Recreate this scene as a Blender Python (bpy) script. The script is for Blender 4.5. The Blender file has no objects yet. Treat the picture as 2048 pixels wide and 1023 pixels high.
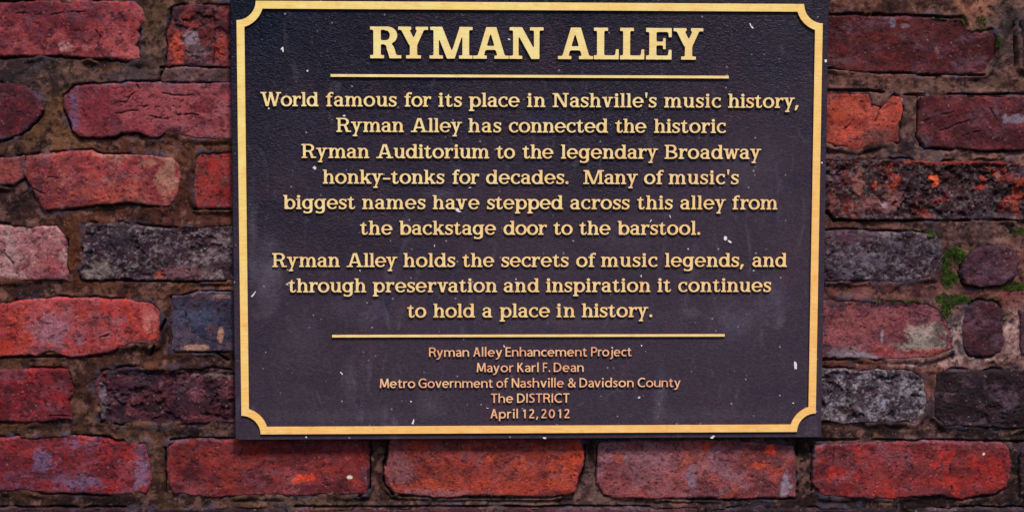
import bpy, math, random
import numpy as np
from mathutils import Vector, Matrix
from mathutils.geometry import tessellate_polygon

S = bpy.context.scene
# ---------------------------------------------------------------- camera, sky, sun, exposure
BRASS_Y = -0.0135                      # front of the raised brass lettering; the brick faces lie near y = 0
EYE = Vector((-0.061268, BRASS_Y - 1.307329, 1.55 + 0.052629))
ROT = (1.503096, -0.001905, -0.03201)
F_PX = 2600.0                          # focal length in pixels of the 2048 px wide photograph
cam = bpy.data.objects.new('camera', bpy.data.cameras.new('camera'))
S.collection.objects.link(cam)
cam.location = EYE; cam.rotation_euler = ROT
cam.data.sensor_width = 36; cam.data.lens = 36 * F_PX / 2048
cam.data.clip_start = .01; cam.data.clip_end = 200
S.camera = cam

SUN_EL, SUN_AZ = 56, 24               # azimuth measured from straight in front of the wall, negative = from the left
world = bpy.data.worlds.new('World'); S.world = world; world.use_nodes = True
wn = world.node_tree.nodes; wl = world.node_tree.links
sky = wn.new('ShaderNodeTexSky'); sky.sky_type = 'NISHITA'; sky.sun_disc = False
sky.sun_elevation = math.radians(SUN_EL); sky.sun_rotation = math.radians(180 + SUN_AZ)
sky.air_density = 1.0; sky.dust_density = 2.0
wl.new(sky.outputs[0], wn['Background'].inputs[0]); wn['Background'].inputs[1].default_value = 0.07
sun = bpy.data.objects.new('sun', bpy.data.lights.new('sun', 'SUN')); S.collection.objects.link(sun)
sun.data.energy = 2.4; sun.data.angle = math.radians(10); sun.data.color = (1, .93, .84)
sd = Vector((math.sin(math.radians(SUN_AZ)) * math.cos(math.radians(SUN_EL)), -math.cos(math.radians(SUN_AZ)) * math.cos(math.radians(SUN_EL)), math.sin(math.radians(SUN_EL))))
sun.rotation_euler = sd.to_track_quat('Z', 'Y').to_euler()
S.view_settings.view_transform = 'Standard'; S.view_settings.look = 'None'
S.view_settings.exposure = 0.75; S.view_settings.gamma = 1

# ---------------------------------------------------------------- helpers
RM = np.array(Matrix.Identity(3)) @ np.array(cam.rotation_euler.to_matrix())
def at(px, py, y=0.0):
    """a point measured on the photograph, as (x, z) on the upright plane at depth y"""
    d = RM @ np.array([(px - 1024) / F_PX, (511.5 - py) / F_PX, -1.0])
    k = (y - EYE[1]) / d[1]
    return (EYE[0] + d[0] * k, EYE[2] + d[2] * k)
def lin(c):
    c = np.asarray(c, float) / 255
    return np.where(c <= .04045, c / 12.92, ((c + .055) / 1.055) ** 2.4)
_tab = np.random.RandomState(7).rand(16, 256, 256)
def vnoise(x, z, seed):
    t = _tab[seed % 16]; ox, oz = (seed * 37.31) % 251, (seed * 91.7) % 239
    x = x + ox; z = z + oz
    xi, zi = np.floor(x).astype(int), np.floor(z).astype(int); u, v = x - xi, z - zi
    u = u * u * (3 - 2 * u); v = v * v * (3 - 2 * v); a, b, c, d = xi & 255, zi & 255, (xi + 1) & 255, (zi + 1) & 255
    return (t[a, b] * (1 - u) * (1 - v) + t[c, b] * u * (1 - v) + t[a, d] * (1 - u) * v + t[c, d] * u * v) * 2 - 1
def fbm(x, z, size, seed, octs=4, gain=.55, sx=1.0):
    """fractal noise, about -1..1; size = size of the largest blobs in metres"""
    f, a, tot, s = 1 / size, 1.0, 0, 0
    ca, sa = .8, .6
    for i in range(octs):
        s = s + a * vnoise((x * ca + z * sa) * f / sx if sx == 1 else x * f / sx, (z * ca - x * sa) * f if sx == 1 else z * f, seed + i * 3); tot += a; a *= gain; f *= 2.03
    return s / tot * 1.5
def smooth(a, b, v):
    t = np.clip((v - a) / (b - a), 0, 1); return t * t * (3 - 2 * t)

def link(name, mesh, mats=(), parent=None, loc=None):
    o = bpy.data.objects.new(name, mesh); S.collection.objects.link(o)
    for m in mats:
        if m.name not in [x.name for x in mesh.materials if x]: mesh.materials.append(m)
    if parent: o.parent = parent
    if loc is not None: o.location = loc
    return o
def grid_mesh(name, V, quads, col=None, smooth_shade=True):
    me = bpy.data.meshes.new(name)
    n = len(quads)
    me.vertices.add(len(V)); me.vertices.foreach_set('co', V.astype(np.float32).ravel())
    me.loops.add(n * 4); me.loops.foreach_set('vertex_index', quads.astype(np.int32).ravel())
    me.polygons.add(n); me.polygons.foreach_set('loop_start', np.arange(0, n * 4, 4, dtype=np.int32))
    me.update(calc_edges=True)
    me.polygons.foreach_set('use_smooth', np.full(n, smooth_shade))
    if col is not None:
        a = me.color_attributes.new('tint', 'FLOAT_COLOR', 'POINT')
        c = np.ones((len(V), 4), np.float32); c[:, :3] = col; a.data.foreach_set('color', c.ravel())
    me.validate()
    return me

def nodes(m):
    m.use_nodes = True; nt = m.node_tree
    def N(t, **kw):
        n = nt.nodes.new(t)
        for k, v in kw.items():
            if k in n.inputs: n.inputs[k].default_value = v
            else: setattr(n, k, v)
        return n
    return nt, N, nt.links.new, nt.nodes['Principled BSDF']
def noise(N, L, vec, scale, detail=4, rough=.6, dist=0):
    n = N('ShaderNodeTexNoise'); n.inputs['Scale'].default_value = scale; n.inputs['Detail'].default_value = detail
    n.inputs['Roughness'].default_value = rough; n.inputs['Distortion'].default_value = dist; L(vec, n.inputs['Vector']); return n.outputs['Fac']
def ramp(N, L, fac, stops):
    r = N('ShaderNodeValToRGB'); e = r.color_ramp.elements
    while len(e) < len(stops): e.new(.5)
    for k, (p, c) in enumerate(stops):
        e[k].position = p; e[k].color = (c, c, c, 1) if isinstance(c, (int, float)) else (*c, 1)
    L(fac, r.inputs[0]); return r.outputs[0]
def mix(N, L, fac, a, b, mode='MIX'):
    m = N('ShaderNodeMix'); m.data_type = 'RGBA'; m.blend_type = mode
    for s, v in ((m.inputs[0], fac), (m.inputs[6], a), (m.inputs[7], b)):
        if isinstance(v, (int, float)): s.default_value = v
        elif isinstance(v, (tuple, list)): s.default_value = (*v, 1)
        else: L(v, s)
    return m.outputs[2]
def bump(N, L, h, strength, dist, prev=None):
    b = N('ShaderNodeBump'); b.inputs['Strength'].default_value = strength; b.inputs['Distance'].default_value = dist
    L(h, b.inputs['Height'])
    if prev is not None: L(prev, b.inputs['Normal'])
    return b.outputs[0]

def masonry(name, coarse, fine, lo, hi, grit, gain):
    m = bpy.data.materials.new(name); nt, N, L, P = nodes(m)
    geo = N('ShaderNodeNewGeometry').outputs['Position']
    col = N('ShaderNodeVertexColor'); col.layer_name = 'tint'
    n1 = noise(N, L, geo, coarse, 6, .7, .6); n2 = noise(N, L, geo, fine, 3, .7)
    c = mix(N, L, 1, col.outputs[0], ramp(N, L, n1, [(.28, lo), (.5, 1.0), (.72, hi)]), 'MULTIPLY')
    c = mix(N, L, 1, c, ramp(N, L, n2, [(.28, .74), (.5, 1.0), (.75, 1.30)]), 'MULTIPLY')
    # flaked spots, paler sand and hairline crazing
    n3 = noise(N, L, geo, fine * .55, 4, .75, .8)
    c = mix(N, L, ramp(N, L, n3, [(.29, .6), (.37, 0.0)]), c, mix(N, L, 1, c, (.35, .30, .36), 'MULTIPLY'))
    c = mix(N, L, ramp(N, L, n3, [(.60, 0.0), (.70, .40)]), c, mix(N, L, .35, c, (.30, .20, .23)))
    n4 = noise(N, L, geo, coarse * .55, 5, .62, 1.5)
    c = mix(N, L, ramp(N, L, n4, [(.484, 0.0), (.498, .5), (.502, .5), (.516, 0.0)]), c, mix(N, L, 1, c, (.40, .34, .38), 'MULTIPLY'))
    # small pale mineral grains and dark specks scattered in the clay
    v = N('ShaderNodeTexVoronoi'); v.inputs['Scale'].default_value = grit; L(geo, v.inputs['Vector'])
    sp = N('ShaderNodeSeparateColor'); L(v.outputs['Color'], sp.inputs[0])
    c = mix(N, L, 1, c, gain, 'MULTIPLY')
    c = mix(N, L, ramp(N, L, sp.outputs[0], [(.985, 0.0), (.992, .35)]), c, tuple(lin((150, 125, 125))))
    c = mix(N, L, ramp(N, L, sp.outputs[1], [(.975, 0.0), (.985, .4)]), c, (.02, .012, .015))
    L(c, P.inputs['Base Color']); P.inputs['Roughness'].default_value = .82; P.inputs['Specular IOR Level'].default_value = .10
    b = bump(N, L, n1, .75, .0022); b = bump(N, L, n3, .8, .0012, b); b = bump(N, L, n2, .7, .0008, b); L(b, P.inputs['Normal'])
    return m
M_BRICK = masonry('fired_clay', 110, 560, .62, 1.36, 620, (.85, .90, .93))
M_MORTAR = masonry('old_mortar', 120, 800, .62, 1.36, 900, (.88, .70, .72))

# ---------------------------------------------------------------- the brick wall
# each brick: outline measured on the photograph, (main, second, patch) colours, patch share, dark soot share, roughness in mm, extras
SP = lambda x, y, rx, ry, c, s=1.0: (x, y, rx, ry, c, s)
BR = []
def brick(poly, a, b, c=None, pc=.25, soot=.25, rough=.7, rim=None, rimw=6, spots=(), cracks=(), out=0.0, label=None, lean=(0, 0), spall=0, grain=0):
    BR.append(dict(poly=poly, a=a, b=b, c=c or b, pc=pc, soot=soot, rough=rough, rim=rim, rimw=rimw, spots=spots, cracks=cracks, out=out, label=label, lean=lean, spall=spall, grain=grain))
XL = -128

# ---------------------------------------------------------------- lettering: glyphs drawn as signed distance fields
class Pen:
    """collects strokes of one letter; unit = cap height, baseline at 0"""
    def __init__(s, T, t, sf, k):
        s.T, s.t, s.sf, s.k = T, t, sf, k
        s.add, s.cut = [], []
    def box(s, x0, y0, x1, y1): s.add.append(('poly', [(x0, y0), (x1, y0), (x1, y1), (x0, y1)]))
    def poly(s, *p): s.add.append(('poly', list(p)))
    def hole(s, *p): s.cut.append(('poly', list(p)))
    def stem(s, x, y0, y1, w=None):
        w = (w or s.T) / 2; s.box(x - w, y0, x + w, y1)
    def ser(s, x, y, l=.085, r=.085, w=None, up=False):
        w = (w or s.T) / 2
        s.box(x - w - l, y - s.sf if up else y, x + w + r, y if up else y + s.sf)
    def diag(s, x0, y0, x1, y1, w=None):
        w = w or s.T
        h = w / 2 * math.hypot(x1 - x0, y1 - y0) / abs(y1 - y0)
        s.poly((x0 - h, y0), (x0 + h, y0), (x1 + h, y1), (x1 - h, y1))
    def path(s, pts, w=None, w0=1, w1=1, mul=1):
        """catmull-rom through pts; width from direction unless w list is given"""
        P = np.array(pts, float); n = len(P)
        Q = np.vstack([2 * P[0] - P[1], P, 2 * P[-1] - P[-2]])
        out, ws = [], []
        for i in range(n - 1):
            for u in np.linspace(0, 1, 9)[: 9 if i == n - 2 else 8]:
                a, b, c, d = Q[i:i + 4]
                out.append(.5 * (2 * b + (c - a) * u + (2 * a - 5 * b + 4 * c - d) * u * u + (3 * b - a - 3 * c + d) * u ** 3))
                if w is not None: ws.append(w[i] + (w[i + 1] - w[i]) * u)
        s._line(np.array(out), np.array(ws) if w is not None else None, w0, w1, mul)
    def arc(s, cx, cy, rx, ry, a0, a1, w0=1, w1=1, mul=1):
        a = np.radians(np.linspace(a0, a1, max(10, int(abs(a1 - a0) / 7))))
        s._line(np.stack([cx + rx * np.cos(a), cy + ry * np.sin(a)], 1), None, w0, w1, mul)
    def _line(s, P, ws, w0, w1, mul):
        if ws is None:
            d = np.gradient(P, axis=0); d /= np.linalg.norm(d, axis=1)[:, None] + 1e-9
            ws = (s.t + (s.T - s.t) * np.abs(d[:, 1]) ** 1.6) * mul * np.linspace(w0, w1, len(P))
        s.add.append(('line', P, ws))
    def dot(s, x, y, r): s.add.append(('dot', x, y, r))

def sd_poly(X, Y, p):
    d = np.full(X.shape, 1e9); ins = np.zeros(X.shape, bool); n = len(p)
    for i in range(n):
        (ax, ay), (bx, by) = p[i], p[(i + 1) % n]
        ex, ey = bx - ax, by - ay
        h = np.clip(((X - ax) * ex + (Y - ay) * ey) / (ex * ex + ey * ey + 1e-12), 0, 1)
        d = np.minimum(d, (X - ax - ex * h) ** 2 + (Y - ay - ey * h) ** 2)
        if ay != by:
            ins ^= ((ay > Y) != (by > Y)) & (X < ex * (Y - ay) / (by - ay) + ax)
    return np.where(ins, -1, 1) * np.sqrt(d)

def sd_item(X, Y, it):
    if it[0] == 'poly': return sd_poly(X, Y, it[1])
    if it[0] == 'dot': return np.hypot(X - it[1], Y - it[2]) - it[3]
    P, W = it[1], it[2] / 2
    d = np.full(X.shape, 1e9)
    for i in range(len(P) - 1):
        (ax, ay), (bx, by) = P[i], P[i + 1]
        ex, ey = bx - ax, by - ay
        h = np.clip(((X - ax) * ex + (Y - ay) * ey) / (ex * ex + ey * ey + 1e-12), 0, 1)
        d = np.minimum(d, np.hypot(X - ax - ex * h, Y - ay - ey * h) - (W[i] + (W[i + 1] - W[i]) * h))
    return d

def glyph_field(pen, res):
    x = np.arange(-.25, 1.75, res); y = np.arange(-.45, 1.15, res)
    X, Y = np.meshgrid(x, y)
    f = None
    for it in pen.add:
        d = sd_item(X, Y, it)
        if f is None: f = d; continue
        k = pen.k
        if k <= 0: f = np.minimum(f, d)
        else:
            (fy, fx), (dy, dx) = np.gradient(f, res), np.gradient(d, res)
            cs = np.clip((fx * dx + fy * dy) / (np.hypot(fx, fy) * np.hypot(dx, dy) + 1e-6), 0, 1)
            k = k * np.clip(1.15 * (1 - cs ** 1.5), 1e-4, 1)       # fillets only where strokes meet at an angle
            h = np.maximum(k - np.abs(f - d), 0) / k
            f = np.minimum(f, d) - h * h * k * .25
    for it in pen.cut: f = np.maximum(f, -sd_item(X, Y, it))
    return x, y, f

def glyph(ch, style):
    """style: 'title' / 'body' slab serif, 'small' humanist sans"""
    T, t, sf, k = {'title': (.228, .125, .098, .05), 'body': (.170, .098, .090, .045), 'small': (.146, .118, 0, .02)}[style]
    p = Pen(T, t, sf, k)
    (sans if style == 'small' else slab)(p, ch)
    return p

XH = .735
def slab(p, ch):
    T, t, s = p.T, p.t, p.sf
    xh = XH; m = .085 + T / 2          # m: centre of the first stem
    if ch in 'lhkbd':
        x = {'d': .63}.get(ch, m + .01)
        p.stem(x, 0, 1.0); p.box(x - T / 2 - .085, 1 - s * .8, x, 1.0)
    if ch in 'inmrup':
        x = m + .01
        p.stem(x, -.3 if ch == 'p' else (.26 if ch == 'u' else 0), xh); p.box(x - T / 2 - .085, xh - s * .85, x, xh)
    if ch == 'l': p.ser(m + .01, 0)
    elif ch == 'i': p.ser(m + .01, 0); p.dot(m, .895, .108)
    elif ch in 'hn':
        x2 = m + .43
        p.ser(m + .01, 0); p.stem(x2, 0, .45); p.ser(x2, 0)
        p.arc((m + x2) / 2 + .035, .44, x2 - (m + x2) / 2 - .035, .25, 165, 0, w0=.6)
    elif ch == 'm':
        c = [m + .01, m + .415, m + .82]
        for i, x in enumerate(c):
            p.ser(x, 0, .075 if i else .085, .085 if i == 2 else .065)
            if i:
                p.stem(x, 0, .45)
                a = c[i - 1]; p.arc((a + x) / 2 + .03, .44, (x - a) / 2 - .03, .25, 165, 0, w0=.6)
    elif ch == 'r':
        p.ser(m + .01, 0, .085, .10)
        p.path([(m + .04, .40), (m + .12, .58), (m + .23, .675), (m + .34, .675)], w=[t, t, t * 1.05, t * 1.15])
        p.poly((m + .29, .54), (m + .395, .53), (m + .42, .72), (m + .29, .72))
    elif ch == 'u':
        x2 = m + .43
        p.stem(x2, 0, xh); p.ser(x2, 0, 0, .085); p.box(x2 - T / 2 - .085, xh - s * .85, x2, xh)
        p.arc((m + x2) / 2 - .025, .29, (x2 - m) / 2 - .03, .25, 180, 345, w1=.6)
    elif ch == 'd':
        p.ser(.63, 0, 0, .085)
        p.arc(.355, .3625, .255, .3225, 0, 360)
    elif ch == 'b':
        p.arc(m + .29, .3625, .255, .3225, 0, 360); p.box(m - T / 2 + .01, 0, m + .15, t)
    elif ch == 'p':
        p.ser(m + .01, -.3, .085, .10)
        p.arc(m + .29, .3625, .255, .3225, 0, 360)
    elif ch == 'g':
        x = .60; p.stem(x, -.06, xh - .02); p.box(x - .02, xh - s, x + T / 2 + .085, xh)
        p.arc(.345, .37, .245, .315, 0, 360)
        p.path([(x, -.03), (x - .03, -.16), (x - .15, -.245), (x - .30, -.255), (x - .44, -.225)], w=[T, T * .95, t * 1.15, t, t * 1.1])
        p.poly((.10, -.28), (.10, -.13), (.18, -.13), (.22, -.23))
    elif ch == 'o': p.arc(.375, .3675, .375 - T / 2, .3275, 0, 360)
    elif ch == 'c':
        p.arc(.37, .3675, .37 - T / 2, .3275, 52, 312, w0=.95, w1=.9)
        p.poly((.475, .50), (.59, .50), (.585, .715), (.50, .715))
    elif ch == 'e':
        p.arc(.37, .3675, .37 - T / 2, .3275, 0, 318, w1=.85)
        p.box(.12, .325, .37 + .37 - .02, .325 + t * .9); p.hole((.52, .20), (.95, .20), (.95, .328), (.40, .328))
    elif ch == 'a':
        x = .52
        p.stem(x, 0, .5); p.ser(x, 0, 0, .09)
        p.path([(.13, .57), (.20, .655), (.32, .688), (.44, .66), (x, .56), (x, .45)], w=[t * 1.1, t, t, t * 1.1, T, T])
        p.poly((.075, .50), (.185, .50), (.20, .60), (.10, .64))
        p.path([(x, .42), (.36, .405), (.19, .35), (.125, .21), (.19, .085), (.31, .045), (.43, .09), (x, .19)], w=[t, t * .95, T * .8, T, T * .75, t, t * .9, t * .8])
    elif ch == 's':
        p.path([(.49, .57), (.40, .665), (.28, .688), (.155, .645), (.125, .53), (.21, .43), (.37, .345), (.475, .245), (.44, .105), (.32, .045), (.18, .055), (.085, .16)],
               w=[t * .7, t * .95, t, t * 1.2, T * .85, T * .95, T * .95, T * .85, t * 1.2, t, t, t * .7])
        p.box(.455, .51, .54, .715); p.box(.035, .02, .12, .235)
    elif ch == 'f':
        x = .225; p.stem(x, 0, .80); p.ser(x, 0, .085, .11); p.box(.03, xh - s, .45, xh)
        p.path([(x, .72), (x + .02, .86), (x + .11, .955), (x + .25, .965)], w=[T, T * .95, t * 1.1, t])
        p.poly((x + .21, .86), (x + .295, .86), (x + .305, 1.015), (x + .21, 1.015))
    elif ch == 't':
        x = .215; p.stem(x, .16, xh); p.box(.02, xh - s, .44, xh)
        p.poly((x - T / 2, xh - .05), (x + T / 2, xh - .05), (x + T / 2 - .01, .90), (x + .02, .90))
        p.path([(x, .22), (x + .02, .09), (x + .12, .048), (x + .22, .075), (x + .275, .17)], w=[T, T * .9, t * 1.1, t, t * .75])
    elif ch == 'k':
        x = m + .01; p.ser(x, 0, .085, .06)
        p.diag(x + .09, .26, x + .40, xh - .04, t * 1.1); p.diag(x + .45, .03, x + .19, .44, T)
        p.box(x + .25, xh - s, x + .54, xh); p.box(x + .28, 0, x + .60, s)
    elif ch in 'vy':
        w = .74 if ch == 'v' else .76
        if ch == 'v': p.diag(.19, xh - .02, .375, 0, T)
        else: p.poly((.19 - .55 * T, xh - .02), (.19 + .55 * T, xh - .02), (.435, .12), (.36, -.02), (.33, .02))
        if ch == 'v': p.diag(.385, 0, .565, xh - .02, t * 1.15)
        else:
            p.diag(.26, -.27, .585, xh - .02, t * 1.15); p.box(.13, -.30, .42, -.205)
        p.box(.02, xh - s, .34, xh); p.box(.44, xh - s, w, xh)
    elif ch == 'w':
        p.diag(.185, xh - .02, .34, 0, T * .95); p.diag(.36, 0, .545, xh - .02, t * 1.1)
        p.diag(.545, xh - .02, .72, 0, T * .95); p.diag(.735, 0, .90, xh - .02, t * 1.1)
        p.box(.02, xh - s, .34, xh); p.box(.78, xh - s, 1.06, xh)
    elif ch == "'": p.poly((.045, 1.06), (.215, 1.06), (.165, .68), (.095, .68))
    elif ch == '.': p.dot(.12, .095, .105)
    elif ch == ',': p.poly((.10, .19), (.30, .19), (.14, -.17), (.02, -.17))
    elif ch == '-': p.box(.03, .30, .51, .415)
    # capitals
    elif ch == 'R':
        x = .10 + T / 2; w = T
        p.stem(x, 0, 1); p.ser(x, 0, .10, .10)
        p.box(.0, 1 - s, .50, 1); p.box(x, .445, .50, .445 + t)
        r = (1 - .445) / 2 - t / 2
        p.arc(.50, .445 + t / 2 + r, .285 - T * .28, r, -90, 90)
        p.path([(.45, .50), (.56, .44), (.62, .32), (.665, .19), (.715, .0)], w=[t, t * 1.2, T, T, T])
        p.box(.70 if T > .2 else .70, 0, .96, s); p.hole((.4, 0), (1.1, 0), (1.1, -.4), (.4, -.4))
    elif ch == 'Y':
        p.diag(.19, .97, .46, .44, T); p.diag(.50, .44, .735, .97, t * 1.55)
        p.poly((.48 - T / 2, .50), (.48 + T / 2, .50), (.48 + T / 2, 0), (.48 - T / 2, 0)); p.ser(.48, 0, .12, .12)
        p.box(.0, 1 - s, .41, 1); p.box(.55, 1 - s, .94, 1)
    elif ch == 'M':
        p.stem(.19, 0, 1, t * 1.35); p.ser(.19, 0, .13, .13, t * 1.35)
        p.diag(.26, 1, .66, 0, T * 1.02); p.diag(.70, 0, 1.03, 1, t * 1.25)
        p.stem(1.14, 0, 1, T * .95); p.ser(1.14, 0, .11, .11, T * .95)
        p.box(.0, 1 - s, .36, 1); p.box(.94, 1 - s, 1.36, 1)
    elif ch == 'A':
        p.diag(.22, .05, .50, 1, t * 1.45); p.diag(.88, .05, .60, 1, T * .98)
        p.box(.30, .28, .80, .28 + t); p.box(.0, 0, .42, s); p.box(.66, 0, 1.10, s)
        p.hole((0, 1), (1.3, 1), (1.3, 1.3), (0, 1.3))
    elif ch == 'N':
        p.stem(.20, 0, 1, t * 1.4); p.ser(.20, 0, .12, .12, t * 1.4)
        p.diag(.27, 1, .83, 0, T); p.stem(.87, 0, 1, t * 1.4); p.ser(.87, 1, .13, .13, t * 1.4, up=True)
        p.box(.0, 1 - s, .36, 1)
        p.hole((0, 0), (1.3, 0), (1.3, -.3), (0, -.3))
    elif ch == 'L':
        x = .10 + T / 2; p.stem(x, 0, 1); p.ser(x, 1, .10, .12, up=True)
        p.box(0, 0, .79, t); p.poly((.79, 0), (.79, .32), (.70, .32), (.66, 0))
    elif ch == 'E':
        x = .10 + T / 2; p.stem(x, 0, 1); p.box(0, 0, .80, t); p.box(0, 1 - t, .80, 1)
        p.poly((.81, 0), (.81, .31), (.72, .31), (.68, 0)); p.poly((.81, 1), (.81, .71), (.72, .71), (.68, 1))
        p.box(x, .45, .60, .45 + t * .95); p.box(.54, .33, .62, .68)
    elif ch == 'W':
        p.diag(.19, .97, .43, 0, T); p.diag(.46, 0, .67, .97, t * 1.25)
        p.diag(.69, .97, .93, 0, T); p.diag(.96, 0, 1.19, .97, t * 1.25)
        p.box(.0, 1 - s, .39, 1); p.box(1.03, 1 - s, 1.37, 1); p.box(.56, 1 - s, .78, 1)
        p.hole((0, 0), (1.5, 0), (1.5, -.3), (0, -.3))
    elif ch == 'B':
        x = .10 + T / 2; p.stem(x, 0, 1); p.box(0, 0, .50, s); p.box(0, 1 - s, .48, 1); p.box(x, .47, .50, .47 + t)
        p.arc(.48, .74, .27 - T * .28, .215, -90, 90); p.arc(.50, .265, .32 - T * .28, .21, -90, 90)

def sans(p, ch):
    T, t = p.T, p.t; xh = .71; h = T / 2; y = xh - t / 2
    if ch in 'lhd': p.stem({'d': .60}.get(ch, .075), 0, 1.04)
    if ch in 'inmrujp': p.stem(.075, -.30 if ch == 'p' else (.25 if ch == 'u' else 0 if ch != 'j' else -.10), xh)
    if ch in 'ij': p.dot(.075, .925, .095)
    if ch in 'hn': p.stem(.555, 0, .42); p.arc(.33, .42, .225, y - .42, 170, 0, w0=.6)
    elif ch == 'm':
        for a, b in ((.075, .51), (.51, .945)):
            p.stem(b, 0, .42); p.arc((a + b) / 2 + .01, .42, (b - a) / 2 - .01, y - .42, 170, 0, w0=.6)
    elif ch == 'r': p.path([(.08, .40), (.15, .57), (.25, .645), (.35, .655)], w=[t * .8, t, t, t])
    elif ch == 'u': p.stem(.555, 0, xh); p.arc(.30, .27, .225, .27 + .01 - t / 2, 180, 350, w1=.6)
    elif ch == 'j': p.path([(.075, .0), (.07, -.12), (.02, -.21), (-.08, -.25)], w=[T, T, T * .9, t])
    elif ch == 'd': p.arc(.335, .35, .26, .305, 0, 360)
    elif ch == 'p': p.arc(.345, .35, .26, .305, 0, 360)
    elif ch == 'o': p.arc(.355, .35, .355 - h, .305, 0, 360)
    elif ch == 'c': p.arc(.345, .35, .345 - h, .305, 62, 300)
    elif ch == 'e':
        p.arc(.34, .35, .34 - h, .305, 0, 305); p.box(.10, .31, .62, .31 + t * .9)
        p.hole((.45, .16), (.9, .16), (.9, .313), (.36, .313))
    elif ch == 'a':
        p.stem(.46, 0, .45)
        p.path([(.10, .60), (.25, .655), (.40, .60), (.46, .44)], w=[t, t, t * 1.1, T])
        p.path([(.46, .39), (.28, .375), (.12, .30), (.085, .18), (.15, .07), (.28, .05), (.40, .12), (.46, .2)], w=[t * .85, t * .85, t, T, t, t * .9, t * .8, t * .7])
    elif ch == 's':
        p.path([(.38, .62), (.25, .655), (.12, .60), (.115, .47), (.24, .375), (.355, .27), (.355, .12), (.22, .05), (.06, .09)], w=[t, t, t, T, T * .95, T, t, t, t])
    elif ch == 't':
        p.stem(.19, .16, .87); p.box(.02, xh - t * .9, .41, xh)
        p.path([(.19, .2), (.22, .08), (.31, .05), (.40, .065)], w=[T, T, t, t])
    elif ch == 'f':
        p.stem(.17, 0, .80); p.box(.0, xh - t * .9, .39, xh)
        p.path([(.17, .74), (.20, .90), (.31, .985), (.43, .975)], w=[T, T, t, t])
    elif ch == 'v': p.diag(.09, xh, .32, 0, T); p.diag(.32, 0, .55, xh, T * .92)
    elif ch == 'y':
        p.diag(.09, xh, .335, 0, T); p.poly((.26, .02), (.385, .02), (.625, xh), (.475, xh))
        p.path([(.34, .05), (.27, -.12), (.17, -.22), (.06, -.265)], w=[T, t, t, t * .9])
    elif ch == 'R':
        p.stem(.085, 0, 1); p.box(.08, .44, .36, .44 + t); p.box(.08, 1 - t, .36, 1)
        r = (1 - .44 - t) / 2; p.arc(.36, .44 + t / 2 + r, .22, r, -90, 90)
        p.path([(.35, .49), (.48, .42), (.54, .24), (.61, .0)], w=[t, t, T, T]); p.hole((.3, 0), (1, 0), (1, -.3), (.3, -.3))
    elif ch == 'P':
        p.stem(.085, 0, 1); p.box(.08, .40, .34, .40 + t); p.box(.08, 1 - t, .34, 1)
        r = (1 - .40 - t) / 2; p.arc(.34, .40 + t / 2 + r, .23, r, -90, 90)
    elif ch == 'A':
        p.diag(.08, 0, .33, 1, T); p.diag(.61, 0, .36, 1, T); p.box(.16, .28, .55, .28 + t)
    elif ch in 'EF':
        p.stem(.085, 0, 1); p.box(.08, 1 - t, .52, 1); p.box(.08, .455, .49, .455 + t)
        if ch == 'E': p.box(.08, 0, .54, t)
    elif ch == 'M':
        p.diag(.10, 0, .155, 1, T * .95); p.diag(.83, 0, .775, 1, T * .95)
        p.diag(.17, 1, .45, .10, T * .95); p.diag(.48, .10, .76, 1, T * .95)
    elif ch == 'K':
        p.stem(.085, 0, 1); p.diag(.17, .46, .48, 1, T * .95); p.diag(.56, 0, .25, .55, T)
    elif ch == 'D':
        p.stem(.085, 0, 1); p.box(.08, 0, .30, t); p.box(.08, 1 - t, .30, 1); p.arc(.28, .5, .40, .5 - t / 2, -90, 90)
    elif ch == 'G':
        p.arc(.47, .5, .47 - h, .51 - t / 2, 52, 312); p.box(.44, .43, .80, .43 + t * .9); p.stem(.80 - h, .08, .5)
        p.path([(.58, .05), (.70, .08), (.76, .12)], w=[t, t, t])
    elif ch == 'N': p.stem(.085, 0, 1); p.stem(.66, 0, 1); p.diag(.12, 1, .625, 0, T)
    elif ch == 'C': p.arc(.46, .5, .46 - h, .51 - t / 2, 58, 302)
    elif ch == 'T': p.stem(.27, 0, 1); p.box(-.04, 1 - t, .58, 1)
    elif ch == 'I': p.stem(.085, 0, 1)
    elif ch == 'S':
        p.path([(.47, .90), (.32, .95), (.15, .88), (.11, .72), (.25, .56), (.43, .42), (.45, .20), (.30, .06), (.06, .11)], w=[t, t, T, T, T, T, T, t, t])
    elif ch == '&':
        p.path([(.70, .52), (.62, .25), (.45, .08), (.25, .05), (.10, .16), (.10, .34), (.28, .50), (.44, .64), (.44, .84), (.31, .94), (.18, .84), (.19, .68), (.35, .46), (.68, .05)],
               w=[t, t, t, t, T, T, t, t, t, t, t, t, T, T])
    elif ch == '1': p.stem(.30, 0, .96); p.poly((.24, .96), (.35, .96), (.35, .84), (.13, .73), (.10, .83))
    elif ch == '2':
        p.path([(.10, .84), (.24, .93), (.40, .88), (.44, .72), (.36, .52), (.22, .30), (.10, .10)], w=[t, t, T, T, T, t, t]); p.box(.045, 0, .54, t)
    elif ch == '0': p.arc(.30, .485, .30 - h, .475 - t / 2, 0, 360)
    elif ch == ',': p.poly((.08, .16), (.22, .16), (.11, -.18), (.01, -.18))
    elif ch == '.': p.dot(.09, .085, .092)

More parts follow.
